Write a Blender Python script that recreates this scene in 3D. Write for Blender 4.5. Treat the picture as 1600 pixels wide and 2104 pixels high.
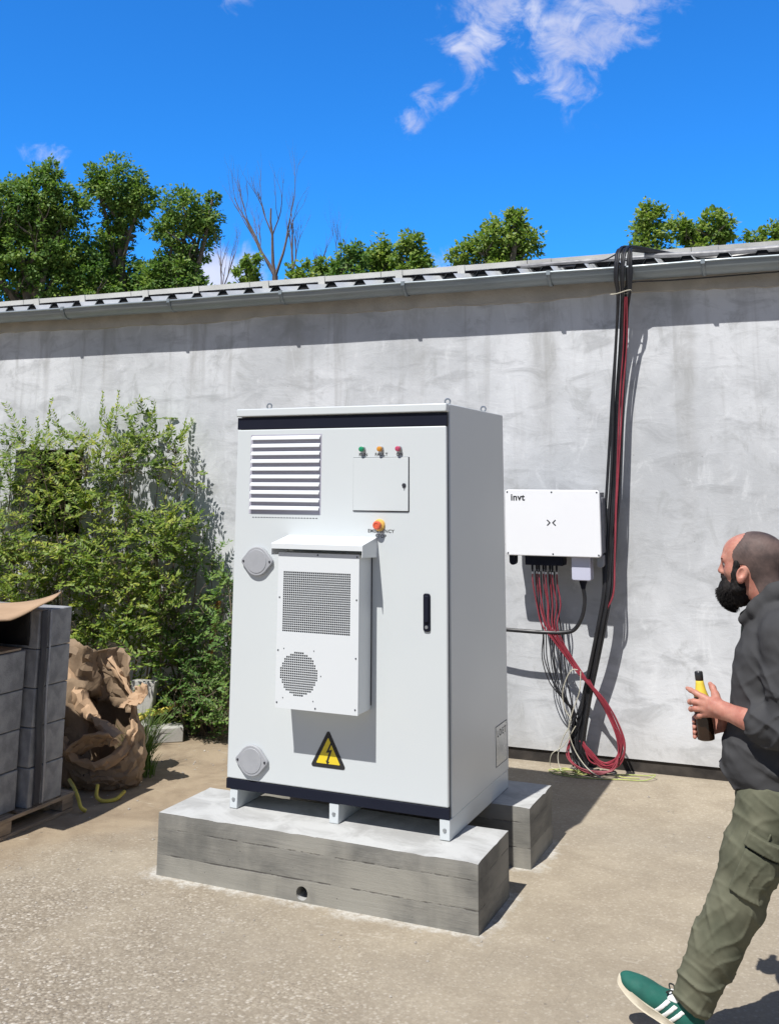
import bpy, math, random
import numpy as np
from mathutils import Vector, Matrix

for _o in list(bpy.data.objects):
    bpy.data.objects.remove(_o, do_unlink=True)
SC = bpy.context.scene
COL = SC.collection
R = math.radians

# ------------------------------------------------------------------ camera
def camera_axes(yaw, pitch, roll):
    cy, sy, cp, sp = math.cos(yaw), math.sin(yaw), math.cos(pitch), math.sin(pitch)
    fwd = Vector((sy * cp, cy * cp, sp))
    right = Vector((cy, -sy, 0))
    up = right.cross(fwd)
    c, s = math.cos(roll), math.sin(roll)
    return c * right + s * up, -s * right + c * up, fwd
cam_d = bpy.data.cameras.new('camera')
cam = bpy.data.objects.new('camera', cam_d)
COL.objects.link(cam)
_r, _u, _f = camera_axes(-0.41198, 0.18828, 0.00416)
cam.matrix_world = Matrix(((_r.x, _u.x, -_f.x, 2.9205), (_r.y, _u.y, -_f.y, -4.6446), (_r.z, _u.z, -_f.z, 1.8893), (0, 0, 0, 1)))
cam_d.sensor_fit = 'HORIZONTAL'
cam_d.sensor_width = 36
cam_d.lens = 2051.1 / 1600 * 36
cam_d.shift_y = (605.2 - 1052) / 1600
cam_d.clip_end = 2000
SC.camera = cam

# ------------------------------------------------------------------ light
SUN_DIR = Vector((0.185, 1.0, -1.585)).normalized()
sun_d = bpy.data.lights.new('sun', 'SUN')
sun_d.energy = 5.0
sun_d.angle = R(0.5)
sun_d.color = (1.0, 0.972, 0.93)
sun = bpy.data.objects.new('sun', sun_d)
COL.objects.link(sun)
sun.rotation_euler = SUN_DIR.to_track_quat('-Z', 'Y').to_euler()
SC.view_settings.view_transform = 'Standard'
SC.view_settings.look = 'None'
SC.view_settings.exposure = 0.17
SC.view_settings.gamma = 1

world = bpy.data.worlds.new('World')
SC.world = world
world.use_nodes = True
class NT:
    """small node-tree helper"""
    def __init__(self, tree):
        self.t = tree
        self.n = tree.nodes
        self.l = tree.links
    def add(self, typ, **kw):
        n = self.n.new(typ)
        for k, v in kw.items():
            setattr(n, k, v)
        return n
    def put(self, sock, v):
        if hasattr(v, 'is_output') or isinstance(v, bpy.types.NodeSocket):
            self.l.new(v, sock)
        else:
            sock.default_value = v
    def math(self, op, a, b=0.0, c=0.0, clamp=False):
        n = self.add('ShaderNodeMath', operation=op, use_clamp=clamp)
        self.put(n.inputs[0], a); self.put(n.inputs[1], b); self.put(n.inputs[2], c)
        return n.outputs[0]
    def mix(self, f, a, b, mode='MIX'):
        n = self.add('ShaderNodeMix', data_type='RGBA', blend_type=mode)
        n.clamp_factor = True
        self.put(n.inputs[0], f)
        self.put(n.inputs[6], a if not isinstance(a, tuple) else (a + (1,))[:4])
        self.put(n.inputs[7], b if not isinstance(b, tuple) else (b + (1,))[:4])
        return n.outputs[2]
    def ramp(self, f, lo, hi, a=0.0, b=1.0):
        n = self.add('ShaderNodeMapRange', interpolation_type='SMOOTHSTEP')
        self.put(n.inputs[0], f)
        n.inputs[1].default_value = lo; n.inputs[2].default_value = hi
        n.inputs[3].default_value = a; n.inputs[4].default_value = b
        return n.outputs[0]
    def mapping(self, vec, scale=(1, 1, 1), loc=(0, 0, 0), rot=(0, 0, 0)):
        n = self.add('ShaderNodeMapping')
        self.put(n.inputs[0], vec)
        n.inputs[1].default_value = loc; n.inputs[2].default_value = rot; n.inputs[3].default_value = scale
        return n.outputs[0]
    def noise(self, vec, scale, detail=4, rough=0.55, dist=0.0):
        n = self.add('ShaderNodeTexNoise')
        self.put(n.inputs['Vector'], vec)
        n.inputs['Scale'].default_value = scale; n.inputs['Detail'].default_value = detail
        n.inputs['Roughness'].default_value = rough; n.inputs['Distortion'].default_value = dist
        return n.outputs['Fac']
    def voronoi(self, vec, scale, feature='F1', out='Distance', rnd=1.0):
        n = self.add('ShaderNodeTexVoronoi', feature=feature)
        self.put(n.inputs['Vector'], vec)
        n.inputs['Scale'].default_value = scale
        n.inputs['Randomness'].default_value = rnd
        return n.outputs[out]
    def sep(self, v):
        n = self.add('ShaderNodeSeparateXYZ'); self.put(n.inputs[0], v); return n.outputs
    def vmath(self, op, a, b):
        n = self.add('ShaderNodeVectorMath', operation=op)
        self.put(n.inputs[0], a); self.put(n.inputs[1], b)
        return n.outputs['Value'] if op in ('DOT_PRODUCT', 'DISTANCE', 'LENGTH') else n.outputs[0]

def build_world():
    t = NT(world.node_tree)
    t.n.clear()
    out = t.add('ShaderNodeOutputWorld')
    bg = t.add('ShaderNodeBackground')
    bg.inputs[1].default_value = 0.05
    sky = t.add('ShaderNodeTexSky', sky_type='NISHITA')
    sky.sun_disc = False
    sky.sun_elevation = math.asin(-SUN_DIR.z)
    sky.sun_rotation = math.atan2(-SUN_DIR.x, -SUN_DIR.y)
    sky.altitude = 200
    sky.air_density = 1.0
    sky.dust_density = 0.3
    sky.ozone_density = 3.0
    d = t.add('ShaderNodeTexCoord').outputs['Generated']
    # deep clear blue in the half of the sky away from the sun, paler on the sun's side
    away = t.ramp(t.vmath('DOT_PRODUCT', d, (-0.3, 0.93, 0.2)), 0.25, 0.8)
    blue = t.mix(1.0, sky.outputs[0], (0.46, 2.2, 4.1), 'MULTIPLY')
    near = t.mix(1.0, sky.outputs[0], (0.78, 0.88, 1.10), 'MULTIPLY')
    col = t.mix(away, near, blue)
    z = t.sep(d)[2]
    # clouds: soft noise inside a few patches of the dome
    warp = t.noise(t.mapping(d, (1, 1, 1.4)), 9, 6, 0.62, 0.5)
    fine = t.noise(t.mapping(d, (1, 1, 1.2), (3.1, 0, 0)), 26, 7, 0.62, 0.7)
    total = None
    for (c, rad, amp) in (((-0.195, 0.885, 0.425), 0.075, 1.0), ((-0.170, 0.872, 0.460), 0.085, 1.0), ((-0.222, 0.893, 0.393), 0.05, 0.95), ((-0.295, 0.868, 0.402), 0.042, 1.05),
                          ((-0.325, 0.866, 0.378), 0.034, 0.9), ((-0.353, 0.865, 0.352), 0.024, 0.75), ((-0.486, 0.745, 0.457), 0.03, 0.8), ((-0.655, 0.692, 0.302), 0.026, 0.5),
                          ((-0.345, 0.912, 0.205), 0.04, 1.0), ((-0.53, 0.823, 0.185), 0.06, 1.1), ((-0.268, 0.852, 0.450), 0.05, 0.9), ((0.55, 0.70, 0.45), 0.2, 0.9), ((-0.9, 0.3, 0.35), 0.25, 0.8)):
        v = Vector(c).normalized()
        f = t.ramp(t.vmath('DISTANCE', d, tuple(v)), 0.0, rad * 1.42, amp * 1.03, 0.0)
        total = f if total is None else t.math('MAXIMUM', total, f)
    dens = t.math('ADD', total, t.math('ADD', t.math('MULTIPLY', t.math('SUBTRACT', warp, 0.5), 2.0), t.math('MULTIPLY', t.math('SUBTRACT', fine, 0.5), 2.2)))
    dens = t.math('MULTIPLY', t.ramp(dens, 0.40, 1.30), t.ramp(total, 0.0, 0.25))
    body = t.noise(t.mapping(d, (1, 1, 1.3), (7, 2, 0)), 14, 3)
    white = t.mix(t.ramp(body, 0.4, 0.65), (9.6, 10.8, 15.8), (15.0, 15.4, 18.0))
    col = t.mix(t.math('MULTIPLY', dens, 0.86), col, white)
    t.l.new(col, bg.inputs[0])
    t.l.new(bg.outputs[0], out.inputs[0])
build_world()

# ------------------------------------------------------------------ mesh helpers
class MB:
    """collects simple shapes that become ONE mesh object"""
    def __init__(self):
        self.v = []; self.f = []; self.smooth = []
    def add(self, vs, fs, smooth=False):
        b = len(self.v)
        self.v += [tuple(p) for p in vs]
        self.f += [tuple(i + b for i in q) for q in fs]
        self.smooth += [smooth] * len(fs)
        return self
    def box(self, x0, x1, y0, y1, z0, z1, m=None):
        vs = [(x0, y0, z0), (x1, y0, z0), (x1, y1, z0), (x0, y1, z0), (x0, y0, z1), (x1, y0, z1), (x1, y1, z1), (x0, y1, z1)]
        if m is not None:
            vs = [m @ Vector(p) for p in vs]
        return self.add(vs, [(0, 3, 2, 1), (4, 5, 6, 7), (0, 1, 5, 4), (1, 2, 6, 5), (2, 3, 7, 6), (3, 0, 4, 7)])
    def prism(self, outline, a, b, plane='xz', m=None):
        """outline polygon extruded from a to b along the axis that plane leaves out"""
        n = len(outline)
        def P(p, t):
            q = {'xz': (p[0], t, p[1]), 'xy': (p[0], p[1], t), 'yz': (t, p[0], p[1])}[plane]
            return m @ Vector(q) if m is not None else q
        vs = [P(p, a) for p in outline] + [P(p, b) for p in outline]
        fs = [tuple(range(n)), tuple(reversed(range(n, 2 * n)))] + [(i, i + n, (i + 1) % n + n, (i + 1) % n) for i in range(n)]
        return self.add(vs, fs)
    def tube(self, path, rad, seg=8, cap=True, flat=1.0):
        P = [Vector(p) for p in path]
        n = len(P)
        rads = rad if hasattr(rad, '__len__') else [rad] * n
        T = [(P[min(i + 1, n - 1)] - P[max(i - 1, 0)]).normalized() for i in range(n)]
        a = Vector((0, 0, 1)) if abs(T[0].z) < 0.9 else Vector((1, 0, 0))
        N = (a - T[0] * a.dot(T[0])).normalized()
        vs = []
        for i in range(n):
            N = (N - T[i] * N.dot(T[i])).normalized()
            B = T[i].cross(N)
            for k in range(seg):
                w = 2 * math.pi * k / seg
                vs.append(P[i] + (N * math.cos(w) * flat + B * math.sin(w)) * rads[i])
        fs = [(i * seg + k, i * seg + (k + 1) % seg, (i + 1) * seg + (k + 1) % seg, (i + 1) * seg + k) for i in range(n - 1) for k in range(seg)]
        self.add(vs, fs, True)
        if cap:
            self.add(vs[:seg], [tuple(reversed(range(seg)))]); self.add(vs[-seg:], [tuple(range(seg))])
        return self
    def lathe(self, prof, m, seg=24):
        """prof: (radius, height) pairs about local z, placed by matrix m"""
        vs = []
        for (r, h) in prof:
            for k in range(seg):
                w = 2 * math.pi * k / seg
                vs.append(m @ Vector((r * math.cos(w), r * math.sin(w), h)))
        fs = [(i * seg + k, i * seg + (k + 1) % seg, (i + 1) * seg + (k + 1) % seg, (i + 1) * seg + k) for i in range(len(prof) - 1) for k in range(seg)]
        return self.add(vs, fs, True)
    def sheet(self, fn, nu, nv, thick=0.0):
        vs = [fn(i / nu, j / nv) for i in range(nu + 1) for j in range(nv + 1)]
        fs = [(i * (nv + 1) + j, (i + 1) * (nv + 1) + j, (i + 1) * (nv + 1) + j + 1, i * (nv + 1) + j + 1) for i in range(nu) for j in range(nv)]
        return self.add(vs, fs, True)

def link(name, me, parent=None):
    o = bpy.data.objects.new(name, me)
    COL.objects.link(o)
    if parent is not None:
        o.parent = parent
    return o
def obj(name, mb, m, parent=None, bevel=0.0, segs=2, angle=35, solid=0.0, subsurf=0):
    me = bpy.data.meshes.new(name)
    me.from_pydata(mb.v, [], mb.f)
    me.validate(clean_customdata=False)
    import bmesh
    bm = bmesh.new(); bm.from_mesh(me)
    bmesh.ops.recalc_face_normals(bm, faces=bm.faces) if not solid else None
    bm.to_mesh(me); bm.free()
    me.polygons.foreach_set('use_smooth', [True] * len(me.polygons))
    me.set_sharp_from_angle(angle=R(angle))
    me.materials.append(m)
    o = link(name, me, parent)
    if solid:
        s = o.modifiers.new('solid', 'SOLIDIFY'); s.thickness = solid; s.offset = 0
    if subsurf:
        s = o.modifiers.new('sub', 'SUBSURF'); s.levels = subsurf; s.render_levels = subsurf
    if bevel:
        b = o.modifiers.new('bevel', 'BEVEL'); b.width = bevel; b.segments = segs; b.limit_method = 'ANGLE'; b.angle_limit = R(40)
        b.harden_normals = False
    return o
def raw(name, V, F, m, parent=None, smooth=True):
    """mesh from numpy arrays, F all quads (n,4)"""
    me = bpy.data.meshes.new(name)
    V = np.asarray(V, np.float32); F = np.asarray(F, np.int32)
    me.vertices.add(len(V)); me.vertices.foreach_set('co', V.ravel())
    k = F.shape[1]
    me.loops.add(F.size); me.loops.foreach_set('vertex_index', F.ravel())
    me.polygons.add(len(F))
    me.polygons.foreach_set('loop_start', np.arange(0, F.size, k, dtype=np.int32))
    me.polygons.foreach_set('use_smooth', np.full(len(F), smooth))
    me.update(calc_edges=True)
    me.materials.append(m)
    return link(name, me, parent)
def thing(name, label, cat, loc=(0, 0, 0), rz=0.0, group=None):
    o = link(name, None)
    o.empty_display_size = 0.1
    o.location = loc; o.rotation_euler = (0, 0, rz)
    return tag(o, label, cat, group)
def tag(o, label=None, cat=None, group=None, kind=None):
    if label: o['label'] = label
    if cat: o['category'] = cat
    if group: o['group'] = group
    if kind: o['kind'] = kind
    return o
def copy_tree(o, parent=None):
    c = o.copy(); COL.objects.link(c)
    if parent is not None:
        c.parent = parent
    for ch in o.children:
        copy_tree(ch, c)
    return c
def curve(pts, n=8):
    """Catmull-Rom through the points"""
    P = [Vector(p) for p in pts]
    P = [P[0] * 2 - P[1]] + P + [P[-1] * 2 - P[-2]]
    out = []
    for i in range(1, len(P) - 2):
        for k in range(n):
            t = k / n
            out.append(0.5 * ((2 * P[i]) + (P[i + 1] - P[i - 1]) * t + (2 * P[i - 1] - 5 * P[i] + 4 * P[i + 1] - P[i + 2]) * t * t + (3 * P[i] - P[i - 1] - 3 * P[i + 1] + P[i + 2]) * t ** 3))
    out.append(P[-2])
    return out
def facing(loc, direction=(0, -1, 0)):
    """matrix whose local z looks along direction"""
    q = Vector(direction).to_track_quat('Z', 'Y')
    return Matrix.Translation(loc) @ q.to_matrix().to_4x4()
def lettering(text, loc, size, m, parent, name='lettering', rot=(R(90), 0, 0), align='CENTER', space=1.0, fat=0.016):
    cu = bpy.data.curves.new(name, 'FONT')
    cu.body = text; cu.size = size; cu.align_x = align; cu.align_y = 'CENTER'; cu.extrude = 0.0004; cu.offset = size * fat; cu.space_character = space
    dg = bpy.data.objects.new('tmp', cu)
    COL.objects.link(dg)
    bpy.context.view_layer.update()
    me = bpy.data.meshes.new_from_object(dg.evaluated_get(bpy.context.evaluated_depsgraph_get()))
    COL.objects.unlink(dg); bpy.data.objects.remove(dg)
    me.materials.clear(); me.materials.append(m)
    o = link(name, me, parent)
    o.location = loc; o.rotation_euler = rot
    return o

# smooth pseudo-noise for numpy shapes
_rs = np.random.RandomState(5)
_ND = _rs.normal(size=(24, 3)); _NP = _rs.uniform(0, 6.28, 24)
def wob(X, Y, Z, scale, seed=0, n=6):
    s = 0
    for k in range(n):
        d = _ND[(k + seed * 5) % 24]
        s = s + np.sin((X * d[0] + Y * d[1] + Z * d[2]) * scale + _NP[(k + seed * 7) % 24])
    return s / n * 1.4

# ------------------------------------------------------------------ materials
def new_mat(name):
    m = bpy.data.materials.new(name)
    m.use_nodes = True
    t = NT(m.node_tree)
    return m, t, t.n['Principled BSDF']
def bump(t, bsdf, h, strength, dist=0.01):
    b = t.add('ShaderNodeBump')
    b.inputs['Strength'].default_value = strength; b.inputs['Distance'].default_value = dist
    t.put(b.inputs['Height'], h)
    t.l.new(b.outputs[0], bsdf.inputs['Normal'])
def pmat(name, c1, c2=None, scale=6.0, rough=0.6, bumps=0.0, bscale=60, metal=0.0, dist=0.004, stretch=(1, 1, 1), detail=5, spec=0.5, rvar=0.08, coat=0.0):
    m, t, b = new_mat(name)
    oc = t.add('ShaderNodeTexCoord').outputs['Object']
    v = t.mapping(oc, stretch)
    if c2 is None:
        c2 = tuple(x * 0.88 for x in c1)
    n = t.noise(v, scale, detail)
    t.put(b.inputs['Base Color'], t.mix(t.ramp(n, 0.32, 0.68), c1, c2))
    r = t.noise(v, scale * 2.3, 4)
    t.put(b.inputs['Roughness'], t.ramp(r, 0.3, 0.7, max(0.03, rough - rvar), min(1, rough + rvar)))
    b.inputs['Metallic'].default_value = metal
    b.inputs['Specular IOR Level'].default_value = spec
    if coat:
        b.inputs['Coat Weight'].default_value = coat; b.inputs['Coat Roughness'].default_value = 0.12
    if bumps:
        bump(t, b, t.noise(v, bscale, 6, 0.6), bumps, dist)
    return m
M = {}
M['paint'] = pmat('cabinet_paint', (0.60, 0.635, 0.64), (0.585, 0.62, 0.63), 1.2, 0.33, 0.04, 260, dist=0.0004, rvar=0.02)
M['acpaint'] = pmat('cooling_unit_paint', (0.68, 0.71, 0.725), (0.665, 0.695, 0.71), 1.2, 0.38, 0.04, 260, dist=0.0004, rvar=0.02)
M['navy'] = pmat('dark_navy_strip', (0.007, 0.009, 0.019), (0.009, 0.011, 0.022), 3, 0.6, spec=0.2)
M['dark'] = pmat('shade_black', (0.012, 0.012, 0.013), (0.008, 0.008, 0.009), 3, 0.8)
M['gasket'] = pmat('rubber_gasket', (0.035, 0.04, 0.05), (0.03, 0.03, 0.04), 3, 0.7)
M['capgrey'] = pmat('grey_plastic_cap', (0.36, 0.37, 0.39), (0.33, 0.34, 0.36), 20, 0.55, 0.15, 200, dist=0.0006)
M['print'] = pmat('black_print', (0.02, 0.02, 0.022), None, 9, 0.5)
M['steel'] = pmat('galvanised_steel', (0.42, 0.44, 0.45), (0.33, 0.35, 0.37), 14, 0.38, 0.06, 80, metal=0.75)
M['gutter'] = pmat('galvanised_gutter', (0.27, 0.31, 0.33), (0.215, 0.25, 0.27), 5, 0.45, 0.10, 26, metal=0.25, stretch=(0.5, 2, 2))
M['roof'] = pmat('pale_roof_sheet', (0.70, 0.71, 0.70), (0.56, 0.57, 0.56), 3, 0.42, 0.06, 30)
M['alu'] = pmat('aluminium_frame', (0.72, 0.72, 0.69), (0.6, 0.6, 0.57), 3, 0.4, metal=0.25)
M['blackcable'] = pmat('black_cable_sheath', (0.014, 0.014, 0.016), (0.022, 0.022, 0.025), 9, 0.42)
M['redcable'] = pmat('red_cable_sheath', (0.30, 0.04, 0.058), (0.22, 0.026, 0.04), 9, 0.45)
M['whitecable'] = pmat('cream_wire', (0.55, 0.52, 0.42), (0.45, 0.42, 0.33), 9, 0.55)
M['earthwire'] = pmat('yellow_green_wire', (0.50, 0.50, 0.16), (0.33, 0.42, 0.14), 16, 0.5)
M['greyconduit'] = pmat('grey_conduit', (0.30, 0.30, 0.31), (0.19, 0.19, 0.2), 9, 0.5)
M['invwhite'] = pmat('inverter_white', (0.83, 0.84, 0.86), (0.81, 0.82, 0.845), 2, 0.36, 0.05, 200, dist=0.0005)
M['invgrey'] = pmat('inverter_grey', (0.27, 0.285, 0.31), (0.24, 0.25, 0.28), 5, 0.5)
M['lilac'] = pmat('pale_lilac_plastic', (0.53, 0.54, 0.66), (0.5, 0.51, 0.62), 5, 0.45)
M['yellow'] = pmat('warning_yellow', (0.78, 0.60, 0.03), (0.74, 0.56, 0.03), 5, 0.45)
M['green_lamp'] = pmat('green_lamp_lens', (0.01, 0.23, 0.10), (0.01, 0.26, 0.12), 5, 0.2)
M['amber_lamp'] = pmat('amber_lamp_lens', (0.62, 0.30, 0.03), (0.6, 0.26, 0.03), 5, 0.2)
M['red_lamp'] = pmat('red_lamp_lens', (0.48, 0.07, 0.14), (0.45, 0.05, 0.1), 5, 0.2)
M['stop_red'] = pmat('stop_button_red', (0.68, 0.13, 0.06), (0.6, 0.1, 0.05), 5, 0.3)
M['stop_yellow'] = pmat('stop_collar_yellow', (0.75, 0.45, 0.10), (0.7, 0.42, 0.1), 5, 0.4)
M['wood'] = pmat('weathered_pallet_wood', (0.36, 0.28, 0.20), (0.23, 0.18, 0.135), 9, 0.85, 0.4, 40, stretch=(6, 1, 6))
M['stick'] = pmat('orange_brown_wood', (0.42, 0.20, 0.06), (0.30, 0.13, 0.04), 9, 0.8, 0.3, 40, stretch=(5, 5, 1))
M['card'] = pmat('brown_cardboard', (0.46, 0.31, 0.19), (0.40, 0.265, 0.16), 7, 0.85, 0.25, 40)
M['kraft'] = pmat('kraft_paper', (0.32, 0.225, 0.14), (0.22, 0.155, 0.098), 5, 0.8, 0.35, 28, dist=0.01)
M['block'] = pmat('grey_concrete_block', (0.345, 0.35, 0.36), (0.215, 0.22, 0.23), 13, 0.92, 0.9, 120, dist=0.005)
M['oldblock'] = pmat('pale_concrete_block', (0.47, 0.46, 0.42), (0.36, 0.35, 0.32), 9, 0.92, 0.5, 90, dist=0.004)
M['strap'] = pmat('clear_strap', (0.30, 0.31, 0.34), (0.22, 0.23, 0.26), 20, 0.18)
M['yellowhose'] = pmat('faded_yellow_strap', (0.62, 0.52, 0.08), (0.5, 0.40, 0.07), 20, 0.6, 0.3, 60)
M['stem'] = pmat('shrub_stem', (0.17, 0.125, 0.085), (0.10, 0.08, 0.055), 20, 0.85, 0.3, 60)
M['bark'] = pmat('tree_bark', (0.20, 0.165, 0.135), (0.12, 0.1, 0.08), 9, 0.9, 0.5, 30)
M['deadbark'] = pmat('dead_tree_bark', (0.17, 0.14, 0.135), (0.11, 0.09, 0.09), 9, 0.9, 0.5, 30)
M['glass'] = pmat('bottle_glass', (0.030, 0.014, 0.007), (0.022, 0.010, 0.005), 5, 0.07, spec=0.6)
M['foil'] = pmat('black_bottle_cap', (0.02, 0.02, 0.02), (0.03, 0.03, 0.03), 5, 0.3)
M['botlabel'] = pmat('yellow_bottle_label', (0.80, 0.60, 0.07), (0.76, 0.55, 0.06), 8, 0.45)
M['hoodie'] = pmat('charcoal_hoodie_cloth', (0.066, 0.066, 0.068), (0.050, 0.050, 0.052), 6, 0.95, 0.35, 320, dist=0.0012, spec=0.15)
M['shirt'] = pmat('black_tee_cloth', (0.012, 0.012, 0.014), (0.016, 0.016, 0.018), 6, 0.95, 0.3, 300, dist=0.001, spec=0.15)
M['olive'] = pmat('olive_trouser_cloth', (0.142, 0.142, 0.098), (0.096, 0.100, 0.068), 9, 0.92, 0.35, 320, dist=0.0012, spec=0.15)
M['skin'] = pmat('skin', (0.54, 0.26, 0.19), (0.41, 0.16, 0.115), 26, 0.55, 0.3, 260, dist=0.0008)
M['skin'].node_tree.nodes['Principled BSDF'].inputs['Subsurface Weight'].default_value = 0.12
M['skin'].node_tree.nodes['Principled BSDF'].inputs['Subsurface Radius'].default_value = (0.012, 0.004, 0.002)
M['skin'].node_tree.nodes['Principled BSDF'].inputs['Subsurface Scale'].default_value = 0.5
M['buzz'] = pmat('buzz_cut_hair', (0.145, 0.100, 0.088), (0.060, 0.044, 0.040), 14, 0.62, 0.5, 480, dist=0.001, spec=0.3)
M['beard'] = pmat('black_beard_hair', (0.008, 0.007, 0.007), (0.016, 0.013, 0.012), 60, 0.75, 0.8, 260, dist=0.003, spec=0.25, stretch=(1, 1, 0.4))
M['eyewhite'] = pmat('eye_white', (0.6, 0.56, 0.52), None, 5, 0.2)
M['iris'] = pmat('dark_iris', (0.02, 0.012, 0.008), None, 5, 0.15)
M['shoegreen'] = pmat('green_suede', (0.010, 0.115, 0.085), (0.008, 0.085, 0.065), 16, 0.8, 0.3, 260, dist=0.001)
M['shoewhite'] = pmat('white_shoe_stripe', (0.78, 0.78, 0.75), (0.7, 0.7, 0.68), 9, 0.5)
M['sole'] = pmat('cream_shoe_sole', (0.66, 0.60, 0.47), (0.56, 0.5, 0.38), 20, 0.7, 0.2, 90)
M['lace'] = pmat('black_lace', (0.015, 0.02, 0.02), None, 9, 0.8)
M['band'] = pmat('bitumen_band', (0.018, 0.015, 0.013), (0.05, 0.042, 0.035), 7, 0.85, 0.5, 30)
M['pebble'] = pmat('pebbles', (0.42, 0.38, 0.32), (0.26, 0.23, 0.2), 30, 0.85, 0.3, 60)

def wall_material():
    m, t, b = new_mat('grey_cement_render')
    oc = t.add('ShaderNodeTexCoord').outputs['Object']
    big = t.noise(oc, 0.9, 6, 0.6, 0.4)
    trowel = t.noise(t.mapping(oc, (1.0, 1, 2.6), rot=(0, R(14), 0)), 2.6, 8, 0.66, 0.7)
    trowel2 = t.noise(t.mapping(oc, (1.6, 1, 0.9), (4, 0, 2), rot=(0, R(-22), 0)), 3.6, 8, 0.7, 0.7)
    run = t.noise(t.mapping(oc, (5.5, 1, 0.35)), 1.5, 6, 0.6, 0.3)
    fine = t.noise(oc, 42, 6, 0.7)
    col = t.mix(t.ramp(big, 0.35, 0.68), (0.47, 0.485, 0.50), (0.635, 0.65, 0.67))
    col = t.mix(t.math('MULTIPLY', t.ramp(trowel, 0.48, 0.68), 0.62), col, (0.36, 0.37, 0.38))
    col = t.mix(t.math('MULTIPLY', t.ramp(trowel2, 0.53, 0.68), 0.55), col, (0.36, 0.37, 0.37))
    col = t.mix(t.math('MULTIPLY', t.ramp(trowel2, 0.46, 0.30), 0.5), col, (0.72, 0.735, 0.75))
    z = t.sep(oc)[2]
    # rain runs: start under the eaves and thin out downwards
    top = t.ramp(z, 1.2, 3.3)
    col = t.mix(t.math('MULTIPLY', t.math('MULTIPLY', t.ramp(run, 0.52, 0.72), top), 0.6), col, (0.33, 0.33, 0.325))
    # two broad vertical stains where the gutter has dripped
    x = t.sep(oc)[0]
    for (sx, w, zt, zb, a) in ((2.02, 0.10, 3.1, 1.2, 0.42), (1.02, 0.16, 3.0, 1.9, 0.40), (0.02, 0.10, 3.2, 2.2, 0.30), (-1.05, 0.13, 3.1, 2.1, 0.34), (-2.02, 0.08, 3.1, 2.3, 0.3), (-2.9, 0.12, 3.1, 2.2, 0.28)):
        wig = t.math('ADD', x, t.math('MULTIPLY', t.math('SUBTRACT', t.noise(oc, 2.2, 5, 0.65), 0.5), 0.22))
        f = t.ramp(t.math('ABSOLUTE', t.math('SUBTRACT', wig, sx)), w * 0.25, w, 1, 0)
        f = t.math('MULTIPLY', f, t.ramp(z, zb, zt))
        f = t.math('MULTIPLY', f, t.ramp(trowel2, 0.30, 0.62, 0.25, 1))
        col = t.mix(t.math('MULTIPLY', f, a * 1.35), col, (0.31, 0.308, 0.295))
    # damp, dirty splash at the foot
    foot = t.math('ADD', z, t.math('MULTIPLY', t.math('SUBTRACT', t.noise(oc, 3.4, 5), 0.5), 0.5))
    col = t.mix(t.math('MULTIPLY', t.ramp(foot, 0.45, 0.0), 0.35), col, (0.42, 0.40, 0.36))
    col = t.mix(t.math('MULTIPLY', t.ramp(fine, 0.62, 0.78), 0.35), col, (0.36, 0.36, 0.36))
    pit = t.voronoi(oc, 7.0)
    col = t.mix(t.math('MULTIPLY', t.ramp(pit, 0.045, 0.02), 0.6), col, (0.24, 0.24, 0.24))
    t.put(b.inputs['Base Color'], col)
    b.inputs['Roughness'].default_value = 0.88
    h = t.math('ADD', t.math('MULTIPLY', trowel, 0.6), t.math('ADD', t.math('MULTIPLY', trowel2, 0.5), t.math('MULTIPLY', fine, 0.18)))
    bump(t, b, h, 0.35, 0.018)
    return m
M['wall'] = wall_material()

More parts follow.
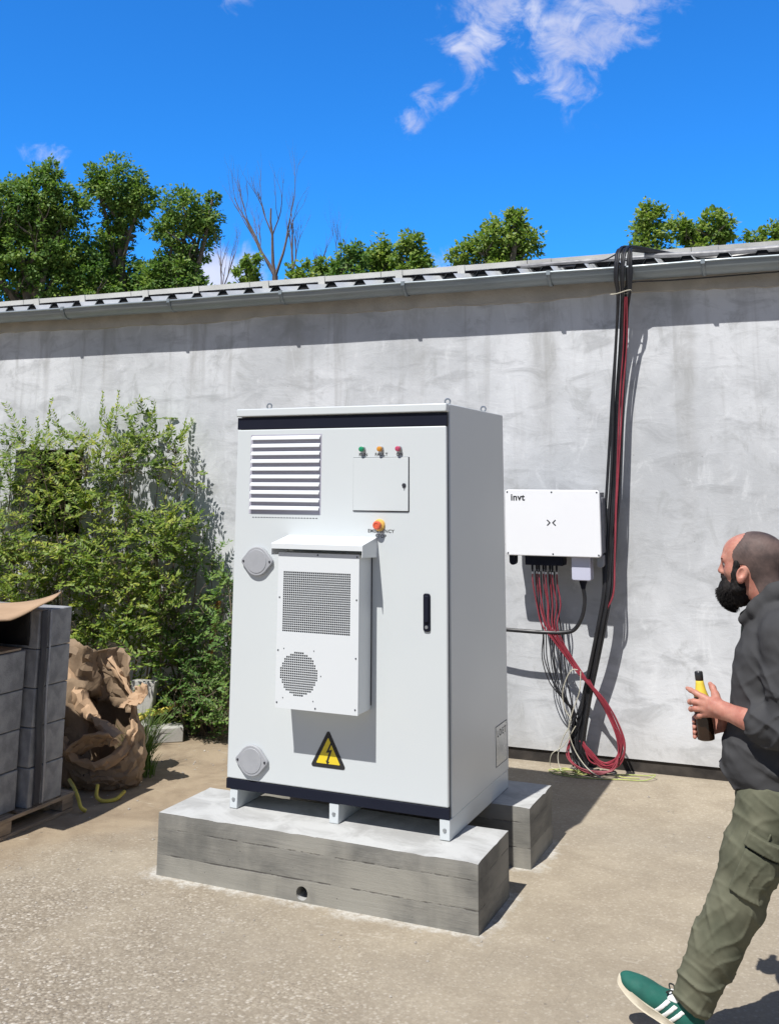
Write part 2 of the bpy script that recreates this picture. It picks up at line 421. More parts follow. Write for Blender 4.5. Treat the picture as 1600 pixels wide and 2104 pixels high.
def box_dist(t, p, x0, x1, y0, y1):
    """distance in plan from a rectangle"""
    s = t.sep(p)
    dx = t.math('MAXIMUM', t.math('MAXIMUM', t.math('SUBTRACT', x0, s[0]), t.math('SUBTRACT', s[0], x1)), 0.0)
    dy = t.math('MAXIMUM', t.math('MAXIMUM', t.math('SUBTRACT', y0, s[1]), t.math('SUBTRACT', s[1], y1)), 0.0)
    return t.math('SQRT', t.math('ADD', t.math('MULTIPLY', dx, dx), t.math('MULTIPLY', dy, dy)))
def ground_material():
    m, t, b = new_mat('worn_concrete_yard')
    p = t.add('ShaderNodeNewGeometry').outputs['Position']
    s = t.sep(p)
    big = t.noise(p, 0.55, 6, 0.6, 0.3)
    mid = t.noise(p, 3.1, 7, 0.65, 0.4)
    fine = t.noise(p, 36, 6, 0.7)
    grit = t.noise(p, 150, 4, 0.7)
    col = t.mix(t.ramp(mid, 0.33, 0.68), (0.405, 0.348, 0.262), (0.320, 0.270, 0.200))
    col = t.mix(t.math('MULTIPLY', t.ramp(big, 0.4, 0.7), 0.55), col, (0.27, 0.238, 0.190))
    # exposed aggregate in the worn foreground
    wear = t.math('ADD', t.math('MULTIPLY', s[0], -0.30), t.math('MULTIPLY', s[1], -0.62))
    wear = t.math('ADD', wear, t.math('MULTIPLY', t.math('SUBTRACT', t.noise(p, 1.3, 6, 0.65), 0.5), 2.0))
    wear = t.ramp(wear, 0.0, 0.9)
    cell = t.add('ShaderNodeTexVoronoi'); t.put(cell.inputs['Vector'], p); cell.inputs['Scale'].default_value = 75
    cell2 = t.add('ShaderNodeTexVoronoi'); t.put(cell2.inputs['Vector'], p); cell2.inputs['Scale'].default_value = 120
    stone = t.mix(t.sep(cell.outputs['Color'])[0], (0.20, 0.165, 0.122), (0.44, 0.385, 0.305))
    stone = t.mix(t.math('MULTIPLY', t.ramp(t.sep(cell.outputs['Color'])[1], 0.8, 0.92), 0.9), stone, (0.60, 0.55, 0.47))
    stone = t.mix(t.math('MULTIPLY', t.ramp(t.sep(cell2.outputs['Color'])[2], 0.86, 0.95), 0.8), stone, (0.13, 0.11, 0.09))
    gap = t.ramp(cell.outputs['Distance'], 0.40, 0.62)
    stone = t.mix(t.math('MULTIPLY', gap, 0.6), stone, (0.22, 0.18, 0.13))
    col = t.mix(t.math('ADD', t.math('MULTIPLY', wear, 0.62), 0.22), col, stone)
    # earth by the blocks and the shrub
    dirt = t.math('ADD', t.math('MULTIPLY', s[0], -0.9), t.math('ADD', t.math('MULTIPLY', s[1], 0.45), -0.55))
    dirt = t.ramp(t.math('ADD', dirt, t.math('MULTIPLY', t.math('SUBTRACT', t.noise(p, 1.8, 6), 0.5), 1.1)), -0.05, 0.55)
    earth = t.mix(t.ramp(mid, 0.35, 0.7), (0.345, 0.275, 0.19), (0.235, 0.18, 0.122))
    earth = t.mix(t.math('MULTIPLY', t.ramp(t.noise(p, 12, 6, 0.7), 0.55, 0.75), 0.4), earth, (0.22, 0.165, 0.11))
    col = t.mix(dirt, col, earth)
    # cement smeared round the plinths when they were cast
    edge = t.math('MINIMUM', box_dist(t, p, -0.263, 1.401, -0.192, 0.261), box_dist(t, p, -0.263, 1.403, 0.626, 1.052))
    edge = t.math('ADD', edge, t.math('MULTIPLY', t.math('SUBTRACT', t.noise(p, 4.2, 7, 0.7), 0.5), 0.34))
    edge = t.math('ADD', edge, t.math('MULTIPLY', t.math('SUBTRACT', t.noise(p, 22, 5, 0.7), 0.5), 0.09))
    smear = t.ramp(edge, 0.075, 0.0)
    col = t.mix(t.math('MULTIPLY', t.math('MULTIPLY', smear, t.ramp(t.noise(p, 30, 6, 0.75), 0.36, 0.60, 0.25, 1.0)), 0.9), col, (0.56, 0.545, 0.50))
    # scuffs and pale scratches
    scr = t.noise(t.mapping(p, (1.2, 7, 1), rot=(0, 0, R(24))), 2.0, 7, 0.7, 1.2)
    col = t.mix(t.math('MULTIPLY', t.ramp(scr, 0.60, 0.74), 0.55), col, (0.56, 0.51, 0.43))
    scr2 = t.noise(t.mapping(p, (8, 1.3, 1), rot=(0, 0, R(-35))), 1.6, 7, 0.7, 1.0)
    col = t.mix(t.math('MULTIPLY', t.ramp(scr2, 0.60, 0.76), 0.5), col, (0.17, 0.145, 0.112))
    col = t.mix(t.math('MULTIPLY', t.ramp(fine, 0.58, 0.76), 0.5), col, (0.16, 0.135, 0.105))
    col = t.mix(t.math('MULTIPLY', t.ramp(grit, 0.60, 0.78), 0.45), col, (0.52, 0.475, 0.40))
    spot = t.voronoi(p, 5.0)
    col = t.mix(t.math('MULTIPLY', t.ramp(spot, 0.05, 0.025), 0.5), col, (0.12, 0.1, 0.085))
    t.put(b.inputs['Base Color'], col)
    b.inputs['Roughness'].default_value = 0.92
    b.inputs['Specular IOR Level'].default_value = 0.25
    h = t.math('ADD', t.math('MULTIPLY', fine, 0.5), t.math('ADD', t.math('MULTIPLY', mid, 1.0), t.math('MULTIPLY', grit, 0.15)))
    h = t.math('ADD', h, t.math('MULTIPLY', t.math('MULTIPLY', t.math('SUBTRACT', 0.5, cell.outputs['Distance']), wear), 0.55))
    bump(t, b, h, 0.55, 0.012)
    return m
M['ground'] = ground_material()

def cast_concrete():
    """board-marked concrete: three boards high, grain along the boards"""
    m, t, b = new_mat('board_marked_concrete')
    p = t.add('ShaderNodeNewGeometry').outputs['Position']
    s = t.sep(p)
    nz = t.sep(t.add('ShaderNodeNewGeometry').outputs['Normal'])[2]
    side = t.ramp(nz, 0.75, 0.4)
    zz = t.math('ADD', s[2], t.math('MULTIPLY', t.math('SUBTRACT', t.noise(p, 3.0, 5), 0.5), 0.012))
    col = None
    line = None
    for zl in (0.095, 0.212):
        f = t.ramp(t.math('ABSOLUTE', t.math('SUBTRACT', zz, zl)), 0.0018, 0.0045, 1, 0)
        line = f if line is None else t.math('MAXIMUM', line, f)
    line = t.math('MULTIPLY', t.math('MULTIPLY', line, side), t.ramp(t.noise(p, 5, 5, 0.7), 0.44, 0.60))
    grain = t.noise(t.mapping(p, (1.6, 1.6, 26)), 3.0, 8, 0.68, 0.9)
    big = t.noise(t.mapping(p, (1, 1, 2.4)), 1.7, 6, 0.65, 0.6)
    fine = t.noise(p, 55, 6, 0.7)
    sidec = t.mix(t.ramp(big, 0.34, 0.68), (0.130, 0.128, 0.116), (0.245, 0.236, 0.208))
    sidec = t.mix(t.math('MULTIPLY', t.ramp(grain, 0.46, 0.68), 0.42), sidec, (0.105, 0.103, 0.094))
    # each board left its own tone
    brd = t.math('ADD', t.math('GREATER_THAN', zz, 0.095), t.math('GREATER_THAN', zz, 0.212))

    cmb = t.add('ShaderNodeCombineXYZ'); t.put(cmb.inputs[0], t.math('MULTIPLY', brd, 7.3)); t.put(cmb.inputs[1], t.math('MULTIPLY', brd, 3.1))
    tone = t.noise(t.mapping(t.vmath('ADD', t.mapping(p, (1, 1, 0.3)), cmb.outputs[0]), (1.1, 1.1, 1)), 1.6, 5, 0.6)
    sidec = t.mix(t.math('MULTIPLY', t.ramp(tone, 0.42, 0.60), 0.6), sidec, (0.34, 0.325, 0.28))
    dmp = t.math('ADD', s[2], t.math('MULTIPLY', t.math('SUBTRACT', big, 0.5), 0.22))
    sidec = t.mix(t.math('MULTIPLY', t.ramp(dmp, 0.20, 0.27), 0.30), sidec, (0.29, 0.285, 0.262))
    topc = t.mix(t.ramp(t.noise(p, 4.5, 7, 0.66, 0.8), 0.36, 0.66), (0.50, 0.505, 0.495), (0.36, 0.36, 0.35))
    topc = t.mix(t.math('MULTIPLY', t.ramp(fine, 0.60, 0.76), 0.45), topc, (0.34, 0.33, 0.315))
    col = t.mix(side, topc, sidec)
    col = t.mix(t.math('MULTIPLY', t.ramp(fine, 0.62, 0.78), 0.35), col, (0.22, 0.215, 0.2))
    pit = t.voronoi(p, 26)
    pitf = t.math('MULTIPLY', t.ramp(pit, 0.10, 0.05), t.ramp(t.noise(p, 4, 4), 0.5, 0.62))
    col = t.mix(t.math('MULTIPLY', pitf, 0.7), col, (0.12, 0.115, 0.11))
    col = t.mix(t.math('MULTIPLY', line, 0.8), col, (0.09, 0.085, 0.08))
    t.put(b.inputs['Base Color'], col)
    b.inputs['Roughness'].default_value = 0.9
    h = t.math('SUBTRACT', t.math('ADD', t.math('MULTIPLY', grain, 0.45), t.math('MULTIPLY', fine, 0.3)), t.math('ADD', line, t.math('MULTIPLY', pitf, 0.8)))
    bump(t, b, h, 0.5, 0.007)
    return m
M['cast'] = cast_concrete()

def leaf_material(name, dark, mid, light, trans=0.35, rough=0.5):
    m, t, b = new_mat(name)
    rnd = t.add('ShaderNodeNewGeometry').outputs['Random Per Island']
    oc = t.add('ShaderNodeTexCoord').outputs['Object']
    patch = t.noise(oc, 2.2, 4)
    f = t.math('ADD', t.math('MULTIPLY', rnd, 0.6), t.math('MULTIPLY', t.ramp(patch, 0.3, 0.7), 0.4))
    col = t.mix(t.ramp(f, 0.0, 0.5), dark, mid)
    col = t.mix(t.ramp(f, 0.48, 0.95), col, light)
    t.put(b.inputs['Base Color'], col)
    b.inputs['Roughness'].default_value = rough
    b.inputs['Specular IOR Level'].default_value = 0.35
    tr = t.add('ShaderNodeBsdfTranslucent')
    t.put(tr.inputs[0], t.mix(1.0, col, (1.0, 1.15, 0.5), 'MULTIPLY'))
    mx = t.add('ShaderNodeMixShader')
    mx.inputs[0].default_value = trans
    t.l.new(b.outputs[0], mx.inputs[1]); t.l.new(tr.outputs[0], mx.inputs[2])
    t.l.new(mx.outputs[0], t.n['Material Output'].inputs[0])
    return m
M['leaf_shrub'] = leaf_material('shrub_leaves', (0.06, 0.13, 0.028), (0.20, 0.29, 0.05), (0.44, 0.46, 0.085))
M['leaf_low'] = leaf_material('low_shrub_leaves', (0.05, 0.12, 0.03), (0.13, 0.24, 0.055), (0.27, 0.36, 0.09))
M['leaf_tree'] = leaf_material('tree_leaves', (0.06, 0.145, 0.035), (0.15, 0.26, 0.055), (0.31, 0.40, 0.09), 0.38)
M['leaf_bright'] = leaf_material('bright_tree_leaves', (0.10, 0.20, 0.04), (0.22, 0.32, 0.06), (0.38, 0.44, 0.10), 0.42)
M['blade'] = leaf_material('grass_blades', (0.06, 0.12, 0.03), (0.11, 0.19, 0.04), (0.22, 0.26, 0.08))

# ================================================================== SETTING
WA = 0.03592
CA, SA = math.cos(WA), math.sin(WA)
def wl(lx, off, z):
    """point at lx along the wall, off metres in front of its face"""
    return Vector((lx * CA + off * SA, 2.5438 + lx * SA - off * CA, z))

g = MB()
g.add([(-150, -60, 0), (150, -60, 0), (150, 260, 0), (-150, 260, 0)], [(0, 1, 2, 3)])
tag(obj('ground', g, M['ground']), 'worn tan concrete yard with bare earth near the shrub', 'ground', kind='structure')

# ---- building
bld = thing('building', 'long low grey rendered building with metal roof and gutter', 'building', (0, 2.5438, 0), WA)
XL, XR, DEP, TOP = -9.0, 6.0, 7.6, 3.40
w = MB()
xs = [XL, -3.855, -3.105, XR]; zs = [0.082, 1.42, 2.187, TOP]
wx0, wx1, wz0, wz1 = xs[1], xs[2], zs[1], zs[2]
for y, flip in ((0.0, False), (0.28, True)):
    gv = [(x, y, z) for z in zs for x in xs]
    gf = [(j * 4 + i, j * 4 + i + 1, (j + 1) * 4 + i + 1, (j + 1) * 4 + i) for j in range(3) for i in range(3) if not (i == 1 and j == 1)]
    w.add(gv, [tuple(reversed(q)) for q in gf] if flip else gf)
hole = [(wx0, wz0), (wx1, wz0), (wx1, wz1), (wx0, wz1)]
hv = [(x, 0, z) for x, z in hole] + [(x, 0.28, z) for x, z in hole]
w.add(hv, [(i, (i + 1) % 4, (i + 1) % 4 + 4, i + 4) for i in range(4)])
w.add([(XL, 0, 0.082), (XR, 0, 0.082), (XR, 0.28, 0.082), (XL, 0.28, 0.082)], [(0, 1, 2, 3)])
obj('wall', w, M['wall'], bld)
w = MB(); w.box(XL, XL + 0.28, 0.281, DEP, 0, TOP); w.box(XR - 0.28, XR, 0.281, DEP, 0, TOP); w.box(XL + 0.281, XR - 0.281, DEP - 0.28, DEP, 0, TOP)
SL = 0.200; RY = DEP / 2 - 0.05
for x0 in (XL, XR - 0.28):
    w.prism([(0.0, TOP + 0.001), (DEP, TOP + 0.001), (RY, 3.425 + RY * SL)], x0, x0 + 0.28, 'yz')
obj('gable_wall', w, M['wall'], bld)
rb = random.Random(3)
b = MB()
n = 160
vs = []
for i in range(n + 1):
    x = XL + (XR - XL) * i / n
    zt = 0.079 - 0.006 * rb.random() - (0.012 if rb.random() < 0.12 else 0)
    vs += [(x, 0.012, 0), (x, 0.012 + 0.004 * rb.random(), zt + 0.02)]
b.add(vs, [(2 * i, 2 * i + 2, 2 * i + 3, 2 * i + 1) for i in range(n)])
obj('base_band', b, M['band'], bld)
# rough ring beam under the eaves
b = MB()
n = 220
lo = [3.262 + 0.018 * math.sin(i * 0.23) * math.sin(i * 0.071) + rb.uniform(-0.007, 0.007) for i in range(n + 1)]
vs = []
for i in range(n + 1):
    x = XL + (XR - XL) * i / n
    vs += [(x, -0.001, lo[i] - 0.004), (x, -0.018, lo[i]), (x, -0.020, 3.436), (x, 0.25, 3.438)]
b.add(vs, [(4 * i + k, 4 * i + 4 + k, 4 * i + 5 + k, 4 * i + 1 + k) for i in range(n) for k in range(3)])
M['beam'] = pmat('rough_mortar_beam', (0.46, 0.44, 0.405), (0.36, 0.345, 0.32), 4, 0.92, 0.5, 22, dist=0.015)
obj('ring_beam', b, M['beam'], bld)
# trapezoid metal sheets, open rib ends at the eaves
prof = []
k = -21
while True:
    xc = -3.953 + 0.2515 * k
    if xc > XR + 0.1:
        break
    if xc > XL - 0.2:
        prof += [(xc - 0.058, 0), (xc - 0.030, 0.042), (xc + 0.030, 0.042), (xc + 0.058, 0)]
    k += 1
prof = [(XL - 0.3, 0)] + prof + [(XR + 0.3, 0)]
rf = MB()
npf = len(prof)
Y0, Y1 = -0.105, DEP + 0.1
z_at = lambda y: 3.452 + SL * (min(y, 2 * RY - y) + 0.105)
rows = [Y0, RY, Y1]
rf.add([(x, y, z_at(y) + h) for y in rows for x, h in prof], [(j * npf + i, j * npf + i + 1, (j + 1) * npf + i + 1, (j + 1) * npf + i) for j in range(2) for i in range(npf - 1)])
obj('roof', rf, M['roof'], bld)
fl = MB(); fl.box(XL - 0.28, XR + 0.28, Y0 + 0.014, Y0 + 0.05, 3.437, 3.4545)  # dark strip added behind the rib ends to keep sun off the beam
for i in range(1, npf - 2, 4):
    pr = prof[i:i + 4]
    fl.prism([(x, 3.4555 + h * 0.96) for x, h in pr], Y0 + 0.014, Y0 + 0.05, 'xz')
obj('rib_sun_block', fl, M['dark'], bld)
rd = MB()
rd.prism([(RY - 0.18, z_at(RY) - 0.01), (RY, z_at(RY) + 0.052), (RY + 0.18, z_at(RY) - 0.01), (RY, z_at(RY) + 0.046)], XL - 0.3, XR + 0.3, 'yz')
obj('ridge_cap', rd, M['roof'], bld)
# half-round gutter with rolled lip, brackets
gt = MB()
gy, gz, gr = -0.160, 3.412, 0.077
arc = [(gy + gr * math.cos(a), gz + gr * math.sin(a)) for a in [R(180) + R(180) * i / 14 for i in range(15)]]
nn = 60
gt.add([(XL - 0.25 + (XR - XL + 0.5) * i / nn, y, z + 0.0022 * math.sin(i * 1.3) + 0.0015 * math.sin(i * 0.37)) for i in range(nn + 1) for y, z in arc], [(i * 15 + k, (i + 1) * 15 + k, (i + 1) * 15 + k + 1, i * 15 + k + 1) for i in range(nn) for k in range(14)], True)
gt.tube([(XL - 0.25 + (XR - XL + 0.5) * i / nn, gy - gr - 0.004, gz + 0.004 + 0.0022 * math.sin(i * 1.3)) for i in range(nn + 1)], 0.0095, 8)
gt.add([(x_, gy + gr - 0.001, z_) for x_ in (XL - 0.25, XR + 0.25) for z_ in (gz - 0.004, 3.4485)], [(0, 2, 3, 1)])  # back flange added to stop sun leaking onto the ring beam
gut = obj('gutter', gt, M['gutter'], bld)
for bx in (-8.6, -7.5, -6.4, -5.35, -4.3, -3.238, -2.13, -1.068, -0.01, 1.122, 2.2, 3.3, 4.4, 5.5):
    br = MB()
    a2 = [(gy + (gr + 0.005) * math.cos(a), gz + (gr + 0.005) * math.sin(a)) for a in [R(176) + R(188) * i / 14 for i in range(15)]]
    br.add([(bx + s, y, z) for s in (-0.013, 0.013) for y, z in a2], [(k, k + 1, 16 + k, 15 + k) for k in range(14)], True)
    br.box(bx - 0.013, bx + 0.013, gy - gr - 0.016, gy - gr + 0.004, gz - 0.014, gz + 0.016)
    obj('bracket', br, M['gutter'], gut, solid=0.004)

# ---- solar panels lying on the roof
def solar_panel(lx, label):
    p = thing('solar_panel', label, 'solar panel', wl(lx, -0.30, 0), WA, 'solar panels along the roof edge')
    a = math.atan(SL)
    m = Matrix.Translation((0, 0, 3.604)) @ Matrix.Rotation(a, 4, 'X')
    f = MB()
    wv, dv = 1.244, 1.02
    f.box(0, wv, 0, 0.03, -0.004, 0.040, m); f.box(0, wv, dv - 0.03, dv, 0, 0.036, m)
    f.box(0, 0.03, 0.031, dv - 0.031, 0, 0.036, m); f.box(wv - 0.03, wv, 0.031, dv - 0.031, 0, 0.036, m)
    obj('frame', f, M['alu'], p)
    c = MB(); c.box(0.031, wv - 0.031, 0.031, dv - 0.031, 0.010, 0.0335, m)
    obj('glass', c, M['panelglass'], p)
    rl = MB(); rl.box(0.0, wv, 0.12, 0.16, -0.062, -0.005, m)  # dark rail deepened to stand in for shade under the panel
    obj('rail_gap_shade', rl, M['gasket'], p)
    for cx in (0.16, 0.70):
        q = MB(); q.box(cx - 0.03, cx + 0.03, -0.012, 0.05, 0.037, 0.042, m); q.box(cx - 0.03, cx + 0.03, -0.012, -0.003, -0.03, 0.037, m)
        obj('clamp', q, M['alu'], p)
M['panelglass'] = pmat('solar_panel_glass', (0.012, 0.016, 0.035), (0.016, 0.02, 0.04), 5, 0.12)
for i, (lx, lb) in enumerate(((-0.41, 'solar panel on the roof just left of the cable bundle bend'), (-1.66, 'second solar panel to the left of the cable bundle bend'),
                              (-2.91, 'third solar panel to the left of the cable bundle bend'), (-4.16, 'solar panel on the roof above the shrub, next to the far left one'),
                              (-5.41, 'solar panel at the far left end of the visible row on the roof'))):
    solar_panel(lx, lb)
for i, (lx, lb) in enumerate(((0.84, 'solar panel on the roof directly behind the cable bundle bend'), (2.09, 'solar panel on the roof just right of the cable bundle bend'), (3.34, 'solar panel on the roof at the far right edge of the photo'))):
    solar_panel(lx, lb)

# ================================================================== VEGETATION
def leaf_cards(P, D, U, L, W, bend=0.25):
    """four-point leaves: P base, D direction, U side vector"""
    n = len(P)
    Nn = np.cross(D, U)
    V = np.empty((n, 4, 3), np.float32)
    V[:, 0] = P
    V[:, 1] = P + D * (L * 0.45)[:, None] + U * (W * 0.5)[:, None] + Nn * (W * bend)[:, None]
    V[:, 2] = P + D * L[:, None]
    V[:, 3] = P + D * (L * 0.45)[:, None] - U * (W * 0.5)[:, None] + Nn * (W * bend)[:, None]
    return V.reshape(-1, 3), np.arange(n * 4).reshape(n, 4)
def unit(a):
    return a / (np.linalg.norm(a, axis=-1, keepdims=True) + 1e-9)

def branch_mesh(mb, rng, p, d, length, rad, depth, spread=0.55, up=0.25, kids=(2, 3)):
    n = 5
    path = [Vector(p)]
    dd = Vector(d).normalized()
    for i in range(n):
        dd = (dd + Vector((rng.uniform(-.16, .16), rng.uniform(-.16, .16), rng.uniform(-.06, .16)))).normalized()
        path.append(path[-1] + dd * length / n)
    mb.tube(path, [rad * (1 - 0.55 * i / n) for i in range(n + 1)], 6 if rad > 0.02 else 4, cap=False)
    if depth <= 0:
        return
    for k in range(rng.randint(*kids)):
        i = rng.randint(2, n)
        a = rng.uniform(0, 6.28)
        nd = (dd + Vector((math.cos(a) * spread, math.sin(a) * spread, up))).normalized()
        branch_mesh(mb, rng, path[i], nd, length * rng.uniform(0.5, 0.8), rad * (1 - 0.55 * i / n) * 0.62, depth - 1, spread, up, kids)

def tree(label, blobs, mat, dens=1.0, seed=1, leaf=0.086, group='trees beyond the roof', base=None):
    rng = np.random.RandomState(seed); rr = random.Random(seed)
    B = np.array(blobs)
    bx, by = (B[:, 0].mean(), B[:, 1].mean()) if base is None else base
    root = thing('leafy_tree', label, 'tree', (bx, by, 0), 0, group)
    o = np.array([bx, by, 0])
    tr = MB()
    zlow = B[:, 2].min() - 0.6
    tp = [(0.1 * math.sin(i), 0.08 * math.cos(i * 1.7), zlow * i / 6) for i in range(7)]
    r0 = 0.10 + 0.05 * B[:, 3].max() / 0.5
    tr.tube(tp, [r0 * (1.25 - 0.1 * i) for i in range(7)], 8)
    for q in B:
        e = Vector(q[:3] - o)
        s = Vector(tp[6]) if e.z > zlow else Vector(tp[4])
        mid = s.lerp(e, 0.5) + Vector((rr.uniform(-.15, .15), rr.uniform(-.15, .15), 0.1))
        tr.tube(curve([s, mid, e], 4), [r0 * 0.55 * (1 - 0.09 * i) for i in range(9)], 5)
        for _ in range(3):
            branch_mesh(tr, rr, s.lerp(e, rr.uniform(0.6, 0.95)), (rr.uniform(-1, 1), rr.uniform(-1, 1), rr.uniform(0, 1)), q[3] * 0.9, r0 * 0.22, 1)
    obj('trunk', tr, M['bark'], root)
    Ps = []; Ds = []; Ns = []
    blob_all = [tuple(q) for q in B] + [(bx, by, zlow - 0.2, 0.7)]
    for (x, y, z, r) in blob_all:
        nc = max(9, int(72 * dens * (r / 0.45) ** 2))
        c = unit(rng.normal(size=(nc, 3))) * (r * rng.uniform(0.25, 1.02, nc) ** 0.5)[:, None]
        c += c * 0.16 * rng.normal(size=(nc, 1))
        c[:, 2] *= 0.95
        for ci in c:
            m = rng.randint(18, 34)
            rad = min(0.17, 0.55 * r) * rng.uniform(0.6, 1.15)
            q = unit(rng.normal(size=(m, 3))) * (rad * rng.uniform(0.15, 1, m))[:, None]
            q[:, 2] *= 0.7
            Ps.append(q + ci + np.array([x, y, z]) - o)
            out = unit(ci + 1e-3)
            Ns.append(unit(q / rad + out * 0.6))
            Ds.append(unit(q / rad * 0.8 + out * 0.5 + rng.normal(size=(m, 3)) * 0.45 + np.array([0, 0, -0.25])))
    P = np.concatenate(Ps); D = np.concatenate(Ds)
    nrm = unit(np.array([0, -0.45, 0.75]) + np.concatenate(Ns) * 0.7 + rng.normal(size=P.shape) * 0.5)
    U = unit(np.cross(D, nrm))
    L = leaf * rng.uniform(0.65, 1.25, len(P)); Wd = L * rng.uniform(0.5, 0.75, len(P))
    V, F = leaf_cards(P, D, U, L, Wd, 0.2)
    raw('crown', V, F, mat, root)
    return root
TREES = {
'T1': [(-12.53, 10.76, 7.55, 0.72), (-11.85, 10.99, 7.85, 0.58), (-11.77, 10.93, 8.36, 0.30), (-11.41, 11.25, 7.55, 0.44), (-12.22, 11.08, 6.65, 0.82), (-11.47, 11.41, 6.65, 0.56), (-12.65, 11.04, 5.94, 0.61), (-11.71, 11.45, 5.94, 0.61), (-13.32, 10.52, 7.04, 0.92), (-11.2, 11.6, 6.2, 0.5), (-10.9, 11.8, 5.7, 0.55), (-12.1, 11.1, 7.2, 0.55)],
'T2': [(-11.02, 12.36, 8.36, 0.60), (-10.59, 12.60, 8.09, 0.40), (-11.45, 12.15, 8.46, 0.34), (-11.01, 12.49, 7.72, 0.42), (-11.20, 12.52, 7.20, 0.40), (-11.53, 12.49, 6.67, 0.43), (-11.01, 12.76, 6.46, 0.44), (-10.64, 12.99, 6.15, 0.32), (-11.3, 12.6, 5.9, 0.5), (-10.5, 12.9, 5.75, 0.5), (-10.2, 12.7, 6.3, 0.35)],
'T3': [(-9.11, 12.25, 7.56, 0.46), (-8.79, 12.43, 7.36, 0.34), (-8.60, 12.42, 7.82, 0.15), (-9.46, 12.18, 7.16, 0.34), (-9.01, 12.42, 6.96, 0.44), (-9.41, 12.32, 6.56, 0.40), (-9.58, 12.32, 6.26, 0.41), (-9.78, 12.27, 6.05, 0.41), (-9.2, 12.4, 6.1, 0.45), (-9.0, 12.4, 5.7, 0.4)],
'S1': [(-6.93, 11.29, 6.07, 0.17), (-6.99, 11.31, 5.83, 0.22), (-6.99, 11.31, 5.4, 0.3)],
'S2': [(-6.05, 11.72, 5.83, 0.24), (-6.25, 11.66, 5.74, 0.17), (-6.1, 11.7, 5.4, 0.3)],
'S3': [(-5.89, 12.30, 6.10, 0.18), (-5.90, 12.33, 5.91, 0.17), (-5.9, 12.3, 5.5, 0.3)],
'S4': [(-5.14, 12.06, 6.13, 0.28), (-5.37, 12.00, 5.93, 0.20), (-5.2, 12.0, 5.6, 0.35)],
'S5': [(-5.06, 13.13, 6.50, 0.25), (-5.12, 13.15, 6.26, 0.31), (-4.89, 13.23, 6.35, 0.20), (-5.0, 13.2, 5.8, 0.4)],
'S6': [(-4.10, 12.46, 6.40, 0.25), (-4.17, 12.49, 6.09, 0.28), (-3.91, 12.60, 6.09, 0.20), (-4.05, 12.5, 5.7, 0.35)],
'S7': [(-2.29, 12.67, 6.51, 0.38), (-2.09, 12.71, 6.74, 0.20), (-2.64, 12.56, 6.29, 0.32), (-1.97, 12.85, 6.29, 0.29), (-3.06, 12.42, 6.07, 0.25), (-2.40, 12.70, 6.12, 0.36), (-2.4, 12.7, 5.6, 0.5)],
'S8': [(0.17, 13.69, 6.79, 0.27), (0.11, 13.72, 6.48, 0.29), (0.1, 13.7, 6.0, 0.4)],
'S9': [(0.63, 14.46, 6.70, 0.26), (1.15, 14.67, 6.77, 0.31), (1.39, 14.80, 6.66, 0.23), (0.83, 14.59, 6.52, 0.23), (1.0, 14.6, 6.1, 0.45)],
'S10': [(1.89, 15.05, 6.55, 0.19), (2.26, 15.18, 6.66, 0.20), (2.71, 15.37, 6.71, 0.30), (2.3, 15.2, 6.2, 0.4)],
}
tree('massive dense green tree beyond the roof, tallest and farthest left', TREES['T1'], M['leaf_tree'], 1.1, 11)
tree('tall green tree beyond the roof with wide round head on a narrow middle', TREES['T2'], M['leaf_tree'], 1.15, 12)
tree('slender green tree beyond the roof with two pointed tips, beside the bare dead trees', TREES['T3'], M['leaf_tree'], 1.15, 13)
tree('small leafy clump at the foot of the largest bare dead tree', TREES['S1'], M['leaf_bright'], 1.4, 14)
tree('low yellow green treetop just right of the largest bare dead tree', TREES['S2'], M['leaf_bright'], 1.4, 15)
tree('narrow little treetop above the roof between the bare twigs', TREES['S3'], M['leaf_bright'], 1.4, 16)
tree('rounded treetop left of three joined treetops over the white cabinet', TREES['S4'], M['leaf_tree'], 1.4, 17)
tree('middle treetop of three joined ones over the white cabinet', TREES['S5'], M['leaf_bright'], 1.4, 18)
tree('pointed treetop beside a small white cloud above the roof', TREES['S6'], M['leaf_bright'], 1.4, 19)
tree('broad bright green treetop standing alone above the roof, pointed in the middle', TREES['S7'], M['leaf_bright'], 1.4, 20)
tree('upright treetop behind the roof just above the cable bundle', TREES['S8'], M['leaf_bright'], 1.4, 21)
tree('wide treetop of two humps right of the upright one over the cables', TREES['S9'], M['leaf_bright'], 1.4, 22)
tree('low treetop barely showing over the roof at the far right', TREES['S10'], M['leaf_bright'], 1.4, 23)

def dead_tree(label, base, z0, stems, seed, rad=0.05):
    rr = random.Random(seed)
    root = thing('bare_tree', label, 'dead tree', (base[0], base[1], 0), 0, 'bare dead trees beyond the roof')
    t = MB()
    t.tube([(0, 0, 0), (0.03, 0.02, z0 * 0.5), (0, 0, z0)], [rad * 1.6, rad * 1.3, rad], 7)
    obj('trunk', t, M['deadbark'], root)
    c = MB()
    for (dx, dy, h, r) in stems:
        d = Vector((dx, dy, h)); ln = d.length
        branch_mesh(c, rr, (0, 0, z0 - 0.02), d, ln, r, 3, 0.40, 0.45, (2, 4))
    obj('branches', c, M['deadbark'], root)
dead_tree('largest bare dead tree, forked grey branches against the blue sky', (-7.03, 12.4), 6.0, [(-0.55, 0.0, 1.35, 0.038), (-0.05, 0, 1.4, 0.042), (0.32, 0.1, 1.2, 0.036), (-0.9, 0.1, 0.9, 0.026)], 4, 0.06)
dead_tree('thin bare dead tree with one straight stem right of the largest', (-6.68, 12.5), 6.1, [(-0.05, -0.05, 1.0, 0.03), (0.25, 0, 0.7, 0.02)], 8, 0.04)
